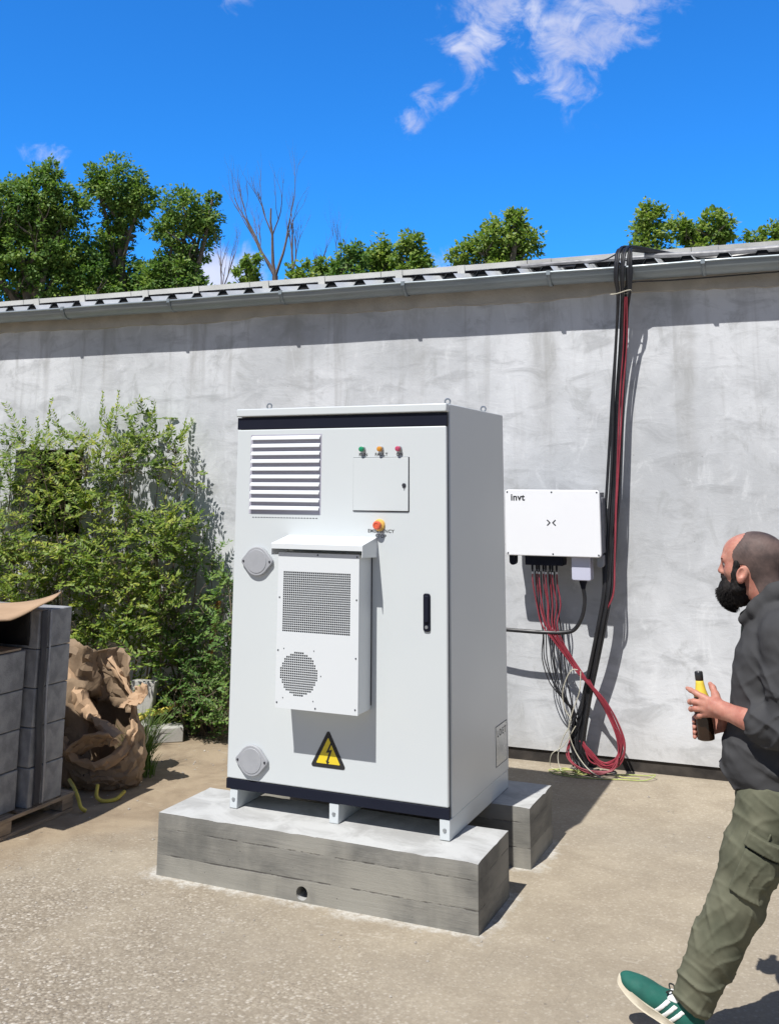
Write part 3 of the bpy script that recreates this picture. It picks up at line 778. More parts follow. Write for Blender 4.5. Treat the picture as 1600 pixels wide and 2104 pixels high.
dead_tree('low bare twigs beside the slender pointed green tree', (-8.0, 12.0), 5.7, [(-0.25, 0, 0.7, 0.018), (0.25, 0, 0.8, 0.018), (0.02, 0.1, 0.5, 0.015)], 5, 0.03)
dead_tree('bare broken stem between two low green treetops', (-6.25, 12.6), 5.9, [(0.02, 0, 0.45, 0.022), (0.3, 0, 0.6, 0.013)], 9, 0.03)
dead_tree('pair of bare thin twigs rising over the rounded treetop', (-5.72, 12.7), 5.8, [(-0.1, 0, 0.8, 0.014), (0.12, 0.05, 0.85, 0.014)], 10, 0.025)

# ---- shrubs against the wall
def shrub(label, x0, x1, off0, off1, hfn, nspray, seed, mat, leaf=0.058, nstem=14, holes=0.0, shoots=10, twig=(0.16, 0.34)):
    """sprays of paired leaflets filling the volume under hfn, carried by arching stems"""
    rng = np.random.RandomState(seed)
    root = thing('shrub', label, 'shrub', tuple(wl((x0 + x1) / 2, (off0 + off1) / 2, 0)), 0, 'leafy shrubs along the wall')
    o = Vector(root.location)
    st = MB(); P = []; D = []; U = []; L = []
    nodes = []
    for k in range(nstem):
        lx = x0 + (x1 - x0) * (k + rng.uniform(0.2, 0.8)) / nstem
        b = wl((x0 + x1) / 2 + (lx - (x0 + x1) / 2) * rng.uniform(0.35, 0.9), rng.uniform(off0, off1) * 0.55 + 0.08, 0)
        tip = wl(lx, rng.uniform(off0, off1), hfn(lx) * rng.uniform(0.72, 0.95))
        mid = b.lerp(tip, 0.5) + Vector((rng.normal() * 0.12, rng.normal() * 0.08 - 0.05, 0.06))
        path = curve([b, b.lerp(mid, 0.5) + Vector((rng.normal() * 0.03, 0, 0)), mid, mid.lerp(tip, 0.5) + Vector((rng.normal() * 0.04, rng.normal() * 0.04, 0)), tip], 4)
        n = len(path)
        st.tube([p - o for p in path], [0.009 * (1 - 0.85 * i / n) + 0.001 for i in range(n)], 5, cap=False)
        nodes += path[2:]
    NA = np.array([tuple(p) for p in nodes])
    wn = wl(0, 0, 0); nv = Vector((SA, -CA, 0))
    jobs = []
    while len(jobs) < nspray:
        lx = rng.uniform(x0 - 0.05, x1 + 0.05); z = rng.uniform(0.02, 1.0) ** 0.85 * hfn(lx)
        zr = z / hfn(lx)
        bulge = (off1 - off0) * (0.55 + 0.45 * math.sin(math.pi * min(1, zr * 0.95 + 0.08)))
        of = off0 + bulge * rng.uniform(0, 1) ** 0.7
        if holes and wob(lx, of * 2, z, 5.5, seed % 4) < holes - 0.9 + (0.25 if zr < 0.3 else 0):
            continue
        if rng.uniform() < 0.80 * max(0, zr - 0.45) / 0.55:
            continue
        jobs.append((lx, of, z, False))
    for k in range(shoots):
        lx = x0 + (x1 - x0) * (k + rng.uniform(0.1, 0.9)) / shoots
        jobs.append((lx, rng.uniform(off0, (off0 + off1) / 2), hfn(lx) * rng.uniform(0.72, 1.02), True))
    for (lx, of, z, sh) in jobs:
        q = wl(lx, of, z)
        a = rng.uniform(0, 6.283)
        td = Vector((math.cos(a), math.sin(a) * 0.8 - 0.35, rng.uniform(0.05, 1.35)))
        tl = rng.uniform(*twig)
        if sh:
            td = Vector((rng.normal() * 0.30, rng.normal() * 0.2 - 0.1, 1.0)); tl = rng.uniform(0.20, 0.42)
        td.normalize()
        droop = rng.uniform(0.1, 0.6) if not sh else 0.05
        pts = [q + td * (tl * t) + Vector((0, 0, -droop * tl * t * t * 0.5)) for t in (0, .2, .4, .6, .8, 1)]
        pts = [p + nv * max(0, 0.015 - (p - wn).dot(nv)) for p in pts]
        d2 = ((NA - np.array(tuple(q))) ** 2).sum(1); m = int(d2.argmin())
        if d2[m] < 0.12:
            c = nodes[m]
            st.tube([c - o, c.lerp(q, 0.5) + Vector((0, 0, 0.02)) - o, q - o], [0.0026, 0.0021, 0.0017], 3, cap=False)
        st.tube([p - o for p in pts], [0.0017, 0.0016, 0.0014, 0.0012, 0.001, 0.0008], 3, cap=False)
        nl = max(4, int(tl / 0.026))
        side = td.cross(Vector((rng.normal() * 0.3, -0.5, 1)))
        side = side.normalized() if side.length > 0.1 else Vector((1, 0, 0))
        size = leaf * rng.uniform(0.75, 1.15)
        for j in range(nl):
            t = 0.08 + 0.92 * (j + 0.5) / nl
            i2 = min(int(t * 5), 4)
            pp = pts[i2].lerp(pts[i2 + 1], t * 5 - i2)
            tdir = (pts[i2 + 1] - pts[i2]).normalized()
            for sgn in (-1, 1):
                dv = (tdir * rng.uniform(0.35, 0.85) + side * sgn * rng.uniform(0.6, 1.0) + Vector((rng.normal() * .18, rng.normal() * .18, rng.normal() * .18 + 0.05))).normalized()
                uu = dv.cross(Vector((rng.normal() * .4, rng.normal() * .4 - 0.55, 1))).normalized()
                P.append(pp - o); D.append(dv); U.append(uu); L.append(size * rng.uniform(0.7, 1.15) * (1.1 - 0.35 * t))
    obj('stems', st, M['stem'], root)
    P = np.array(P); D = np.array(D); U = np.array(U); L = np.array(L)
    V, F = leaf_cards(P, D, U, L, L * rng.uniform(0.36, 0.52, len(L)), 0.18)
    raw('foliage', V, F, mat, root)
    return root
HX = [-5.2, -4.6, -4.1, -3.73, -3.42, -3.15, -2.95, -2.65, -2.42, -2.2, -2.0, -1.86, -1.78, -1.6]
HZ = [2.0, 2.15, 2.2, 2.32, 2.38, 2.25, 2.30, 2.34, 2.56, 2.30, 2.26, 2.05, 1.70, 1.3]
hmain = lambda x: float(np.interp(x, HX, HZ))
hlow = lambda x: float(np.interp(x, [-2.1, -1.9, -1.75, -1.6, -1.48, -1.38, -1.3], [1.5, 1.55, 1.42, 1.30, 1.26, 1.22, 0.9]))
shrub('tall loose shrub at the far left covering the dark window opening', -4.75, -3.1, 0.12, 0.75, hmain, 900, 31, M['leaf_shrub'], holes=0.62, shoots=34)
shrub('tall leafy shrub right of the dark window, its sprays reaching the highest', -3.12, -1.82, 0.10, 0.62, hmain, 860, 32, M['leaf_shrub'], holes=0.62, shoots=30)
shrub('low green shrub against the wall just left of the white cabinet', -2.05, -1.38, 0.06, 0.40, hlow, 270, 33, M['leaf_low'], 0.048, 9, 0.62, 12, (0.12, 0.26))
hweed = lambda x: 0.50
shrub('knee high leafy weeds at the wall foot beside the small pale blocks', -1.95, -1.28, 0.22, 0.52, hweed, 210, 34, M['leaf_low'], 0.042, 10, 0.2, 6, (0.10, 0.20))

# ================================================================== PLINTHS AND CABINET
class Kit:
    """builds the parts of one thing in world coordinates and hangs them on its Empty"""
    def __init__(self, name, label, cat, loc, group=None):
        self.o = Vector(loc)
        self.root = thing(name, label, cat, loc, 0, group)
    def part(self, name, mb, m, parent=None, **kw):
        mb.v = [tuple(Vector(p) - self.o) for p in mb.v]
        return obj(name, mb, m, parent or self.root, **kw)
    def text(self, s, loc, size, m, parent, **kw):
        return lettering(s, Vector(loc) - self.o, size, m, parent, **kw)

def hull(pts):
    pts = sorted(set((round(a, 6), round(b, 6)) for a, b in pts))
    def half(ps):
        h = []
        for p in ps:
            while len(h) > 1 and (h[-1][0] - h[-2][0]) * (p[1] - h[-2][1]) - (h[-1][1] - h[-2][1]) * (p[0] - h[-2][0]) <= 0:
                h.pop()
            h.append(p)
        return h[:-1]
    return half(pts) + half(pts[::-1])
def circ(cx, cz, r, n=24, a0=0.0):
    return [(cx + r * math.cos(a0 + 2 * math.pi * k / n), cz + r * math.sin(a0 + 2 * math.pi * k / n)) for k in range(n)]
def rrect(x0, x1, z0, z1, r, n=6):
    return hull(circ(x0 + r, z0 + r, r, n * 4) + circ(x1 - r, z0 + r, r, n * 4) + circ(x1 - r, z1 - r, r, n * 4) + circ(x0 + r, z1 - r, r, n * 4))

PX0, PX1, PH = -0.263, 1.401, 0.2865
def plinth(label, y0, y1, seed, hole=None):
    o = ((PX0 + PX1) / 2, (y0 + y1) / 2, 0)
    xs = sorted(set([PX0 + (PX1 - PX0) * i / 34 for i in range(35)] + ([hole[0] - 0.06, hole[0], hole[0] + 0.06] if hole else [])))
    zs = [0, 0.03, 0.06, 0.095, 0.12, 0.165, 0.212, 0.25, 0.275, PH]
    ys = [y0 + (y1 - y0) * j / 10 for j in range(11)]
    def disp(x, y, z):
        n1 = wob(x, y, z, 9, seed) * 0.0016
        e = (abs(z - PH) < 1e-6) and (abs(x - PX0) < 1e-6 or abs(x - PX1) < 1e-6 or abs(y - y0) < 1e-6 or abs(y - y1) < 1e-6)
        ch = max(0, wob(x, y, z, 60, seed + 1) - 0.35) * 0.012 if e else 0
        return (x + n1, y + wob(x, y, z, 8, seed + 2) * 0.0016, z - ch - (0.001 if e else 0) + (wob(x, y, 0, 7, seed + 3) * 0.0018 if z == PH else 0))
    b = MB(); idx = {}
    def vid(p):
        key = tuple(round(c, 5) for c in p)
        if key not in idx:
            idx[key] = len(b.v); b.v.append(disp(*p))
        return idx[key]
    def quad(*ps):
        b.f.append(tuple(vid(p) for p in ps)); b.smooth.append(False)
    for i in range(len(xs) - 1):
        a, c = xs[i], xs[i + 1]
        for j in range(len(ys) - 1):
            quad((a, ys[j], PH), (c, ys[j], PH), (c, ys[j + 1], PH), (a, ys[j + 1], PH))
        for k in range(len(zs) - 1):
            if not (hole and a >= hole[0] - 0.0601 and c <= hole[0] + 0.0601 and zs[k + 1] <= 0.1201):
                quad((a, y0, zs[k]), (c, y0, zs[k]), (c, y0, zs[k + 1]), (a, y0, zs[k + 1]))
            quad((c, y1, zs[k]), (a, y1, zs[k]), (a, y1, zs[k + 1]), (c, y1, zs[k + 1]))
    for j in range(len(ys) - 1):
        for k in range(len(zs) - 1):
            quad((PX0, ys[j + 1], zs[k]), (PX0, ys[j], zs[k]), (PX0, ys[j], zs[k + 1]), (PX0, ys[j + 1], zs[k + 1]))
            quad((PX1, ys[j], zs[k]), (PX1, ys[j + 1], zs[k]), (PX1, ys[j + 1], zs[k + 1]), (PX1, ys[j], zs[k + 1]))
    if hole:
        hx = [x for x in xs if hole[0] - 0.0601 <= x <= hole[0] + 0.0601]; hz = [z for z in zs if z <= 0.1201]
        per = [(x, hz[0]) for x in hx] + [(hx[-1], z) for z in hz[1:]] + [(x, hz[-1]) for x in hx[-2::-1]] + [(hx[0], z) for z in hz[-2:0:-1]]
        ring = []
        for (x, z) in per:
            an = math.atan2(z - hole[1] - 0.012, x - hole[0])
            ring.append((hole[0] + hole[2] * math.cos(an), hole[1] + hole[2] * math.sin(an)))
        outer = [vid((x, y0, z)) for x, z in per]
        base = len(b.v)
        b.v += [(x, y0, z) for x, z in ring] + [(x, y0 + 0.3, z + 0.004) for x, z in ring]
        n = len(per)
        for i in range(n):
            j = (i + 1) % n
            b.f += [(outer[i], outer[j], base + j, base + i), (base + i, base + j, base + n + j, base + n + i)]
    b.v = [tuple(Vector(p) - Vector(o)) for p in b.v]
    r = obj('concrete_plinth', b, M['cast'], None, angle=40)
    r.location = o
    return tag(r, label, 'plinth')
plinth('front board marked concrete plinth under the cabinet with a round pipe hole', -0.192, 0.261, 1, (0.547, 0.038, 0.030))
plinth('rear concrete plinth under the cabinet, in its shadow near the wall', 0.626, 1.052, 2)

CW, CD, CB, CT = 1.203, 0.925, 0.378, 2.287
K = Kit('power_cabinet', 'tall white outdoor power cabinet with cooling unit standing on two concrete plinths', 'cabinet', (0.6, 0.46, 0.2865))
b = MB(); b.box(0.0, CW, 0.036, CD, CB, CT)
body = K.part('body', b, M['paint'], bevel=0.005)
b = MB(); b.box(0.010, CW - 0.010, 0.0225, 0.0355, CB + 0.01, 2.24)
K.part('gasket', b, M['gasket'])
b = MB(); b.box(0.002, CW - 0.006, 0.0, 0.022, 0.4285, 2.1765)
door = K.part('door', b, M['paint'], bevel=0.007, segs=4)
for z0, z1 in ((2.1785, 2.2405), (0.379, 0.4265)):
    b = MB(); b.box(0.0, CW - 0.002, 0.001, 0.022, z0, z1)
    K.part('trim_strip', b, M['navy'], bevel=0.002)
b = MB(); b.box(-0.002, CW + 0.001, -0.013, 0.0352, 2.2455, CT - 0.0005)
K.part('lid', b, M['paint'], bevel=0.006, segs=3)
# base rails
for x0, x1 in ((0.022, 0.066), (0.583, 0.633), (CW - 0.052, CW - 0.002)):
    b = MB()
    b.box(x0, x1, 0.004, CD - 0.006, 0.288, 0.3775)
    rail = K.part('base_rail', b, M['paint'], bevel=0.003)
    b = MB(); b.lathe([(0.0, 0.003), (0.008, 0.003), (0.010, 0.0)], facing(((x0 + x1) / 2, 0.0035, 0.33)), 12)
    K.part('bolt', b, M['steel'], rail)
b = MB(); b.box(0.066, CW - 0.052, CD - 0.05, CD - 0.03, 0.325, 0.3775)
K.part('cross_member', b, M['paint'])
# lifting eyes
for ex, ey in ((0.095, 0.17), (1.125, 0.22), (1.135, 0.775), (0.095, 0.775)):
    b = MB()
    b.tube([(ex + 0.0145 * math.cos(a), ey, 2.313 + 0.0145 * math.sin(a)) for a in [2 * math.pi * k / 16 for k in range(17)]], 0.0045, 6)
    b.lathe([(0.0, 0.012), (0.012, 0.010), (0.014, 0.0)], Matrix.Translation((ex, ey, CT + 0.0005)), 12)
    K.part('lifting_eye', b, M['steel'])
# louvred vent
b = MB()
LX0, LX1, LZ0, LZ1 = 0.092, 0.508, 1.742, 2.144
b.box(LX0 - 0.004, LX1 + 0.004, -0.0012, -0.0002, LZ0 - 0.004, LZ1 + 0.004)
lv = K.part('louver_vent', b, M['ventback'] if 'ventback' in M else M.setdefault('ventback', pmat('vent_shadow_gap', (0.44, 0.43, 0.50), (0.40, 0.39, 0.46), 5, 0.5)))
b = MB()
pz = (LZ1 - LZ0) / 10
for k in range(10):
    zt = LZ1 - k * pz
    b.prism([(-0.0015, zt - 0.003), (-0.0060, zt - 0.006), (-0.0130, zt - 0.012), (-0.0160, zt - 0.020), (-0.0158, zt - 0.0232), (-0.0140, zt - 0.0235), (-0.0118, zt - 0.015), (-0.0050, zt - 0.009), (-0.0015, zt - 0.0065)], LX0 + 0.005, LX1 - 0.002, 'yz')
K.part('slat', b, M['acpaint'], lv)
b = MB()
for k in range(23):
    x = 0.114 + (0.489 - 0.114) * k / 22
    b.box(x - 0.0048, x + 0.0048, -0.0008, 0.0002, 1.7165, 1.7208)
K.part('drain_slot', b, M['gasket'], door)
# indicator lamps
for (lx, mk, tx) in ((0.748, 'green_lamp', 'RUN'), (0.848, 'amber_lamp', 'FAULT'), (0.948, 'red_lamp', 'ON')):
    b = MB(); b.lathe([(0.0155, 0.0), (0.0155, 0.010), (0.0135, 0.012), (0.0135, 0.013)], facing((lx, 0.0, 2.066)), 20)
    lamp = K.part('indicator_lamp', b, M['steel'])
    b = MB(); b.lathe([(0.0132, 0.0125), (0.0132, 0.026), (0.0105, 0.031), (0.005, 0.033), (0.0, 0.0335)], facing((lx, 0.0, 2.066)), 20)
    K.part('lens', b, M[mk], lamp)
    K.text(tx, (lx + 0.002, -0.0006, 2.0385), 0.0225, M['print'], lamp, space=1.1)
# small inspection panel with lock
b = MB(); b.box(0.695, 1.003, -0.0008, 0.0002, 1.757, 2.026)  # dark border for the panel gap, widened right and below as painted shadow
K.part('panel_gap_shadow', b, M['gasket'], door)
b = MB(); b.box(0.698, 0.9985, -0.0075, -0.001, 1.762, 2.0235)
pan = K.part('inspection_panel', b, M['paint'], bevel=0.0015)
b = MB(); b.lathe([(0.0105, 0.0), (0.0105, 0.004), (0.008, 0.006), (0.0, 0.006)], facing((0.977, -0.0075, 1.887)), 18); b.box(0.9745, 0.9795, -0.0150, -0.0134, 1.873, 1.890)
K.part('lock', b, M['gasket'], pan)
# emergency stop
b = MB(); b.lathe([(0.030, 0.0), (0.030, 0.006), (0.026, 0.012), (0.020, 0.014), (0.0155, 0.026)], facing((0.843, 0.0, 1.692)), 24)
es = K.part('emergency_stop', b, M['stop_yellow'])
b = MB(); b.lathe([(0.014, 0.026), (0.0215, 0.028), (0.0215, 0.038), (0.018, 0.043), (0.012, 0.0445), (0.011, 0.042), (0.0, 0.0425)], facing((0.843, 0.0, 1.692)), 24)
K.part('button', b, M['stop_red'], es)
K.text('EMERGENCY', (0.850, -0.0006, 1.6625), 0.0225, M['print'], es, space=1.15)
K.text('STOP', (0.850, -0.0006, 1.638), 0.0225, M['print'], es, space=1.15)
# round blanking caps
for cx, cz in ((0.153, 1.496), (0.154, 0.527)):
    pr = hull(circ(0, 0, 0.0735, 40) + circ(-0.076, 0, 0.017, 14) + circ(0.076, 0, 0.017, 14))
    b = MB(); b.prism([(cx + x, cz + z) for x, z in pr], -0.020, -0.0005)
    c = K.part('blanking_cap', b, M['capgrey'], bevel=0.004, segs=3)
    b = MB(); b.lathe([(0.060, 0.0), (0.058, 0.0022), (0.0, 0.0022)], facing((cx, -0.0203, cz)), 36)
    K.part('cap_disc', b, M['capgrey'], c)
    for s in (-1, 1):
        b = MB(); b.lathe([(0.006, 0.0), (0.005, 0.003), (0.0, 0.003)], facing((cx + s * 0.078, -0.0202, cz)), 12)
        K.part('screw', b, M['gasket'], c)
# warning sign
ax, az, bx0, bx1, bz = 0.5755, 0.705, 0.484, 0.669, 0.5355
def tri(ins):
    r = 0.010
    cs = [((bx0 + ins * 1.75 + r * 1.2), bz + ins + r), ((bx1 - ins * 1.75 - r * 1.2), bz + ins + r), (ax, az - ins * 2.05 - r * 1.3)]
    return hull(sum([circ(x, z, r if ins == 0 else 0.003, 20) for x, z in cs], []))
b = MB(); b.prism(tri(0), -0.0018, -0.0003)
wsn = K.part('warning_sign', b, M['print'])
b = MB(); b.prism(tri(0.0115), -0.0026, -0.0019)
K.part('yellow_field', b, M['yellow'], wsn)
b = MB()
b.prism([(0.5925, 0.6580), (0.5650, 0.6040), (0.5815, 0.6065), (0.5685, 0.5680), (0.5640, 0.5690), (0.5725, 0.5495), (0.5845, 0.5640), (0.5775, 0.5655), (0.5975, 0.6195), (0.5805, 0.6170), (0.6000, 0.6560)], -0.0034, -0.0027)
K.part('lightning_bolt', b, M['print'], wsn)
# swing handle
b = MB(); b.prism(rrect(1.0765, 1.1125, 1.200, 1.376, 0.011), -0.008, -0.0005)
hd = K.part('handle', b, M['navy'], bevel=0.003)
b = MB(); b.prism(rrect(1.0825, 1.1065, 1.243, 1.366, 0.009), -0.017, -0.0082)
K.part('lever', b, M['navy'], hd, bevel=0.003)
b = MB(); b.lathe([(0.008, 0.0), (0.008, 0.004), (0.0, 0.004)], facing((1.0945, -0.0082, 1.221)), 16)
K.part('lock', b, M['steel'], hd)
# cooling unit on the door
AX0, AX1, AZ0, AZ1, AY = 0.358, 0.803, 0.823, 1.556, -0.150
b = MB(); b.box(AX0 + 0.001, AX1 - 0.001, -0.1425, -0.0003, AZ0 + 0.001, AZ1 - 0.001)
ac = K.part('cooling_unit', b, M['acpaint'], bevel=0.003)
b = MB(); b.box(AX0 - 0.0015, AX1 + 0.0015, -0.008, -0.0002, AZ0 + 0.02, AZ1 - 0.02)
K.part('gasket', b, M['gasket'], ac)
b = MB(); b.box(AX0 + 0.012, AX1 - 0.012, -0.1440, -0.1427, AZ0 + 0.012, AZ1 - 0.012)
K.part('dark_core', b, M.setdefault('core', pmat('condenser_core', (0.035, 0.042, 0.055), (0.012, 0.014, 0.018), 60, 0.7, stretch=(1, 1, 0.3))), ac)
GX0, GX1, GZ0, GZ1 = 0.388, 0.758, 1.178, 1.466
FX0, FX1, FZ0, FZ1 = 0.381, 0.587, 0.882, 1.088
b = MB()
for x0, x1, z0, z1 in ((AX0, AX1, GZ1, AZ1), (AX0, GX0, GZ0, GZ1), (GX1, AX1, GZ0, GZ1), (AX0, AX1, FZ1, GZ0), (AX0, FX0, FZ0, FZ1), (FX1, AX1, FZ0, FZ1), (AX0, AX1, AZ0, FZ0)):
    b.box(x0, x1, AY, -0.1443, z0, z1)
K.part('front_panel', b, M['acpaint'], ac)
b = MB()
nx, nz = 34, 27
for i in range(nx + 1):
    x = GX0 + (GX1 - GX0) * i / nx; b.box(x - 0.0010, x + 0.0010, AY + 0.0006, -0.1460, GZ0, GZ1)
for j in range(nz + 1):
    z = GZ0 + (GZ1 - GZ0) * j / nz; b.box(GX0, GX1, AY + 0.0003, -0.1457, z - 0.0010, z + 0.0010)
K.part('mesh_grille', b, M['acpaint'], ac)
b = MB()
nf = 19
ps = (FX1 - FX0) / nf
for i in range(nf + 1):
    x = FX0 + ps * i; b.box(x - 0.0011, x + 0.0011, AY + 0.0006, -0.1460, FZ0, FZ1)
    z = FZ0 + ps * i; b.box(FX0, FX1, AY + 0.0003, -0.1457, z - 0.0011, z + 0.0011)
for j in range(nf):
    run = None
    for i in range(nf + 1):
        cx, cz = (i + 0.5 - nf / 2) * ps, (j + 0.5 - nf / 2) * ps
        solid = i < nf and (math.hypot(cx, cz) > 0.1010)
        if solid and run is None: run = i
        if not solid and run is not None:
            b.box(FX0 + run * ps, FX0 + i * ps, AY, -0.1450, FZ0 + j * ps, FZ0 + (j + 1) * ps); run = None
K.part('fan_grille', b, M['acpaint'], ac)
for sx, sz in ((0.792, 1.545), (0.791, 1.345), (0.790, 1.078), (0.789, 0.848), (0.369, 1.340), (0.368, 1.090), (0.367, 0.848), (0.578, 0.836), (0.578, 1.548), (0.40, 1.10), (0.566, 1.098), (0.605, 0.985), (0.400, 0.872), (0.566, 0.868)):
    r = 0.0042 if sx in (0.792, 0.791, 0.790, 0.789, 0.369, 0.368, 0.367, 0.578) else 0.0025
    b = MB(); b.lathe([(r, 0.0), (r * 0.8, 0.0022), (0.0, 0.0024)], facing((sx, AY - 0.0002, sz)), 10)
    K.part('screw', b, M['gasket'], ac)
b = MB()
HX0, HX1 = 0.330, 0.830
b.prism([(-0.0005, 1.633), (-0.172, 1.601), (-0.1745, 1.599), (-0.1745, 1.575), (-0.171, 1.575), (-0.171, 1.598), (-0.0005, 1.630)], HX0, HX1, 'yz')
for x0, x1 in ((HX0 - 0.0015, HX0 + 0.0015), (HX1 - 0.0015, HX1 + 0.0015)):
    b.prism([(-0.0005, 1.6335), (-0.1725, 1.6015), (-0.1750, 1.599), (-0.1750, 1.545), (-0.0005, 1.536)], x0, x1, 'yz')
K.part('hood', b, M['acpaint'], ac)
# rating plate on the side
b = MB()
sy0, sy1, sz0, sz1 = 0.702, 0.9, 0.437, 0.637
sx = CW
for y0, y1, z0, z1 in ((sy0, sy1, sz1 - 0.003, sz1), (sy0, sy1, sz0, sz0 + 0.003), (sy0, sy0 + 0.003, sz0 + 0.0031, sz1 - 0.0031), (sy1 - 0.003, sy1, sz0 + 0.0031, sz1 - 0.0031)):
    b.box(sx + 0.0008, sx + 0.0016, y0, y1, z0, z1)
pl = K.part('rating_plate', b, M['gasket'])
b = MB(); b.box(sx + 0.0003, sx + 0.0012, sy0 + 0.0031, sy1 - 0.0031, sz0 + 0.0031, sz1 - 0.0031)
K.part('plate_face', b, M.setdefault('plate', pmat('rating_plate_face', (0.62, 0.64, 0.62), (0.55, 0.57, 0.55), 9, 0.22)), pl)
K.text('L O E T', (sx + 0.0015, (sy0 + sy1) / 2, 0.595), 0.046, M['gasket'], pl, rot=(R(90), 0, R(90)))

# ================================================================== INVERTER AND CABLES ON THE WALL
inv = thing('inverter', 'flat white inverter box with small black logo mounted on the wall', 'inverter', wl(1.11, 0, 1.41), WA)
b = MB(); b.prism(rrect(-0.327, 0.336, 0.0, 0.449, 0.024), -0.302, -0.268)
cov = obj('cover', b, M['invwhite'], inv, bevel=0.006, segs=3)
b = MB(); b.box(-0.305, 0.330, -0.2675, -0.07, 0.015, 0.432)
for k in range(24):
    b.box(0.331, 0.345, -0.255 + k * 0.0075, -0.2515 + k * 0.0075, 0.03, 0.40)
obj('heat_sink', b, M['invgrey'], inv)
b = MB(); b.box(-0.20, 0.22, -0.069, -0.001, 0.08, 0.36)
obj('bracket', b, M['gasket'], inv)
b = MB(); b.box(-0.205, 0.060, -0.245, -0.11, -0.066, 0.0145)
cb = obj('connector_block', b, M['navy'], inv, bevel=0.004)
for k in range(8):
    x = -0.165 + k * 0.0235; z = -0.066
    b = MB(); b.lathe([(0.0075, 0), (0.0075, -0.030), (0.0055, -0.034), (0.0055, -0.048), (0.0, -0.048)], Matrix.Translation((x, -0.20 + 0.03 * (k % 2), z)), 10)
    cn = obj('connector', b, M['navy'], cb)
    b = MB(); b.lathe([(0.0062, -0.047), (0.0062, -0.062), (0.0, -0.062)], Matrix.Translation((x, -0.20 + 0.03 * (k % 2), z)), 10)
    obj('collar', b, M['invwhite'], cb)
b = MB(); b.prism(rrect(0.121, 0.252, -0.158, 0.0145, 0.014), -0.255, -0.15)
obj('junction_box', b, M['lilac'], inv, bevel=0.006, segs=3)
b = MB(); b.lathe([(0.026, -0.1585), (0.026, -0.175), (0.018, -0.20), (0.016, -0.215), (0.0, -0.215)], Matrix.Translation((0.187, -0.20, 0)), 16)
obj('cable_gland', b, M['navy'], inv)
for x0, x1, mk in ((-0.318, -0.268, 'navy'), (0.292, 0.343, 'invgrey')):
    b = MB(); b.prism(hull(circ((x0 + x1) / 2, -0.045, 0.024, 20) + [(x0, 0.014), (x1, 0.014)]), -0.25, -0.19)
    obj('foot_bracket', b, M[mk], inv, bevel=0.004)
for sx_ in (-0.310, 0.006, 0.318):
    for sz_ in (0.016, 0.433):
        b = MB(); b.lathe([(0.006, 0.0), (0.005, 0.002), (0.0, 0.002)], facing((sx_, -0.3023, sz_)), 12)
        obj('screw', b, M['gasket'], cov)
lettering('invt', (-0.235, -0.3026, 0.395), 0.064, M['print'], cov, space=1.05, fat=0.028)
b = MB()
for s in (-1, 1):
    for q in (-1, 1):
        b.prism([(s * 0.006, 0.226), (s * 0.028, 0.226 + q * 0.024), (s * 0.020, 0.226 + q * 0.030 - q * 0.002), (s * 0.0035, 0.226 + q * 0.0085)] if False else
                [(s * 0.005, 0.226 + q * 0.0005), (s * 0.016, 0.226 + q * 0.0005), (s * 0.033, 0.226 + q * 0.017), (s * 0.026, 0.226 + q * 0.021)], -0.3032, -0.3022)
obj('emblem', b, M['gasket'], cov)

rc = random.Random(17)
def cable(name, label, cat, pts, rad, m, group=None, n=7, seg=8):
    path = curve(pts, n)
    o = path[-1].copy()
    b = MB(); b.tube([p - o for p in path], rad, seg)
    c = obj(name, b, m)
    c.location = o
    return tag(c, label, cat, group)
# heavy black cables: along the roof, over the gutter, down the wall
drop = [(1.650, .245, 3.45), (1.640, .24, 3.33), (1.634, .20, 3.208), (1.600, .13, 2.895), (1.563, .10, 2.55), (1.537, .10, 2.215), (1.510, .11, 1.88), (1.496, .12, 1.72), (1.474, .15, 1.39), (1.455, .17, 1.17), (1.397, .165, .91), (1.332, .135, .66), (1.282, .125, .47), (1.235, .125, .25), (1.215, .13, .10)]
for k in range(5):
    dx = (k - 2.0) * 0.0215; do = 0.018 * (k % 2) + rc.uniform(-.006, .006)
    ph = rc.uniform(0, 6)
    pts = []
    far = 4.6 + 0.25 * k
    for lx in (far, 3.3, 2.6, 2.15):
        pts.append(wl(lx, -0.10 - 0.035 * k, 3.535 + 0.010 * (k % 3)))
    pts.append(wl(1.86 + 0.02 * k, -0.02 - 0.012 * k, 3.560 + 0.008 * (k % 2)))
    pts.append(wl(1.690 + dx, 0.10 + do, 3.575 + 0.012 * (k % 2)))
    pts.append(wl(1.660 + dx, 0.20 + do, 3.54))
    for i, (lx, of, z) in enumerate(drop):
        sq = 1.0 if z > 3.3 else (0.72 if z > 3.1 else 0.85 + 0.10 * math.sin(z * 2.1 + ph))
        if z < 1.3: sq *= 0.75
        pts.append(wl(lx + dx * sq + 0.004 * math.sin(z * 3 + ph), of + do + 0.006 * math.sin(z * 2.4 + ph), z))
    cable('black_cable', 'thick black cable in the bundle running over the gutter and down the wall', 'cable', pts, 0.0108, M['blackcable'], 'thick black cables down the wall', 6)
for k in range(3):
    pts = [wl(0.75 + 0.1 * k, -0.30, 3.60), wl(1.15, -0.14, 3.535), wl(1.45, -0.05, 3.535), wl(1.60, 0.06, 3.56), wl(1.685 + 0.01 * k, 0.19, 3.55), wl(1.70 + 0.01 * k, 0.246, 3.44), wl(1.690 + .008 * k, 0.235, 3.25)]
    for (lx, of, z) in drop[3:]:
        pts.append(wl(lx + 0.052 - 0.014 * k - (0.02 if z < 1.4 else 0), of + 0.022, z))
    cable('black_lead', 'thinner black lead coming from the solar panels into the cable bundle', 'cable', pts, 0.0058, M['blackcable'], 'thin black leads from the panels', 6, 6)
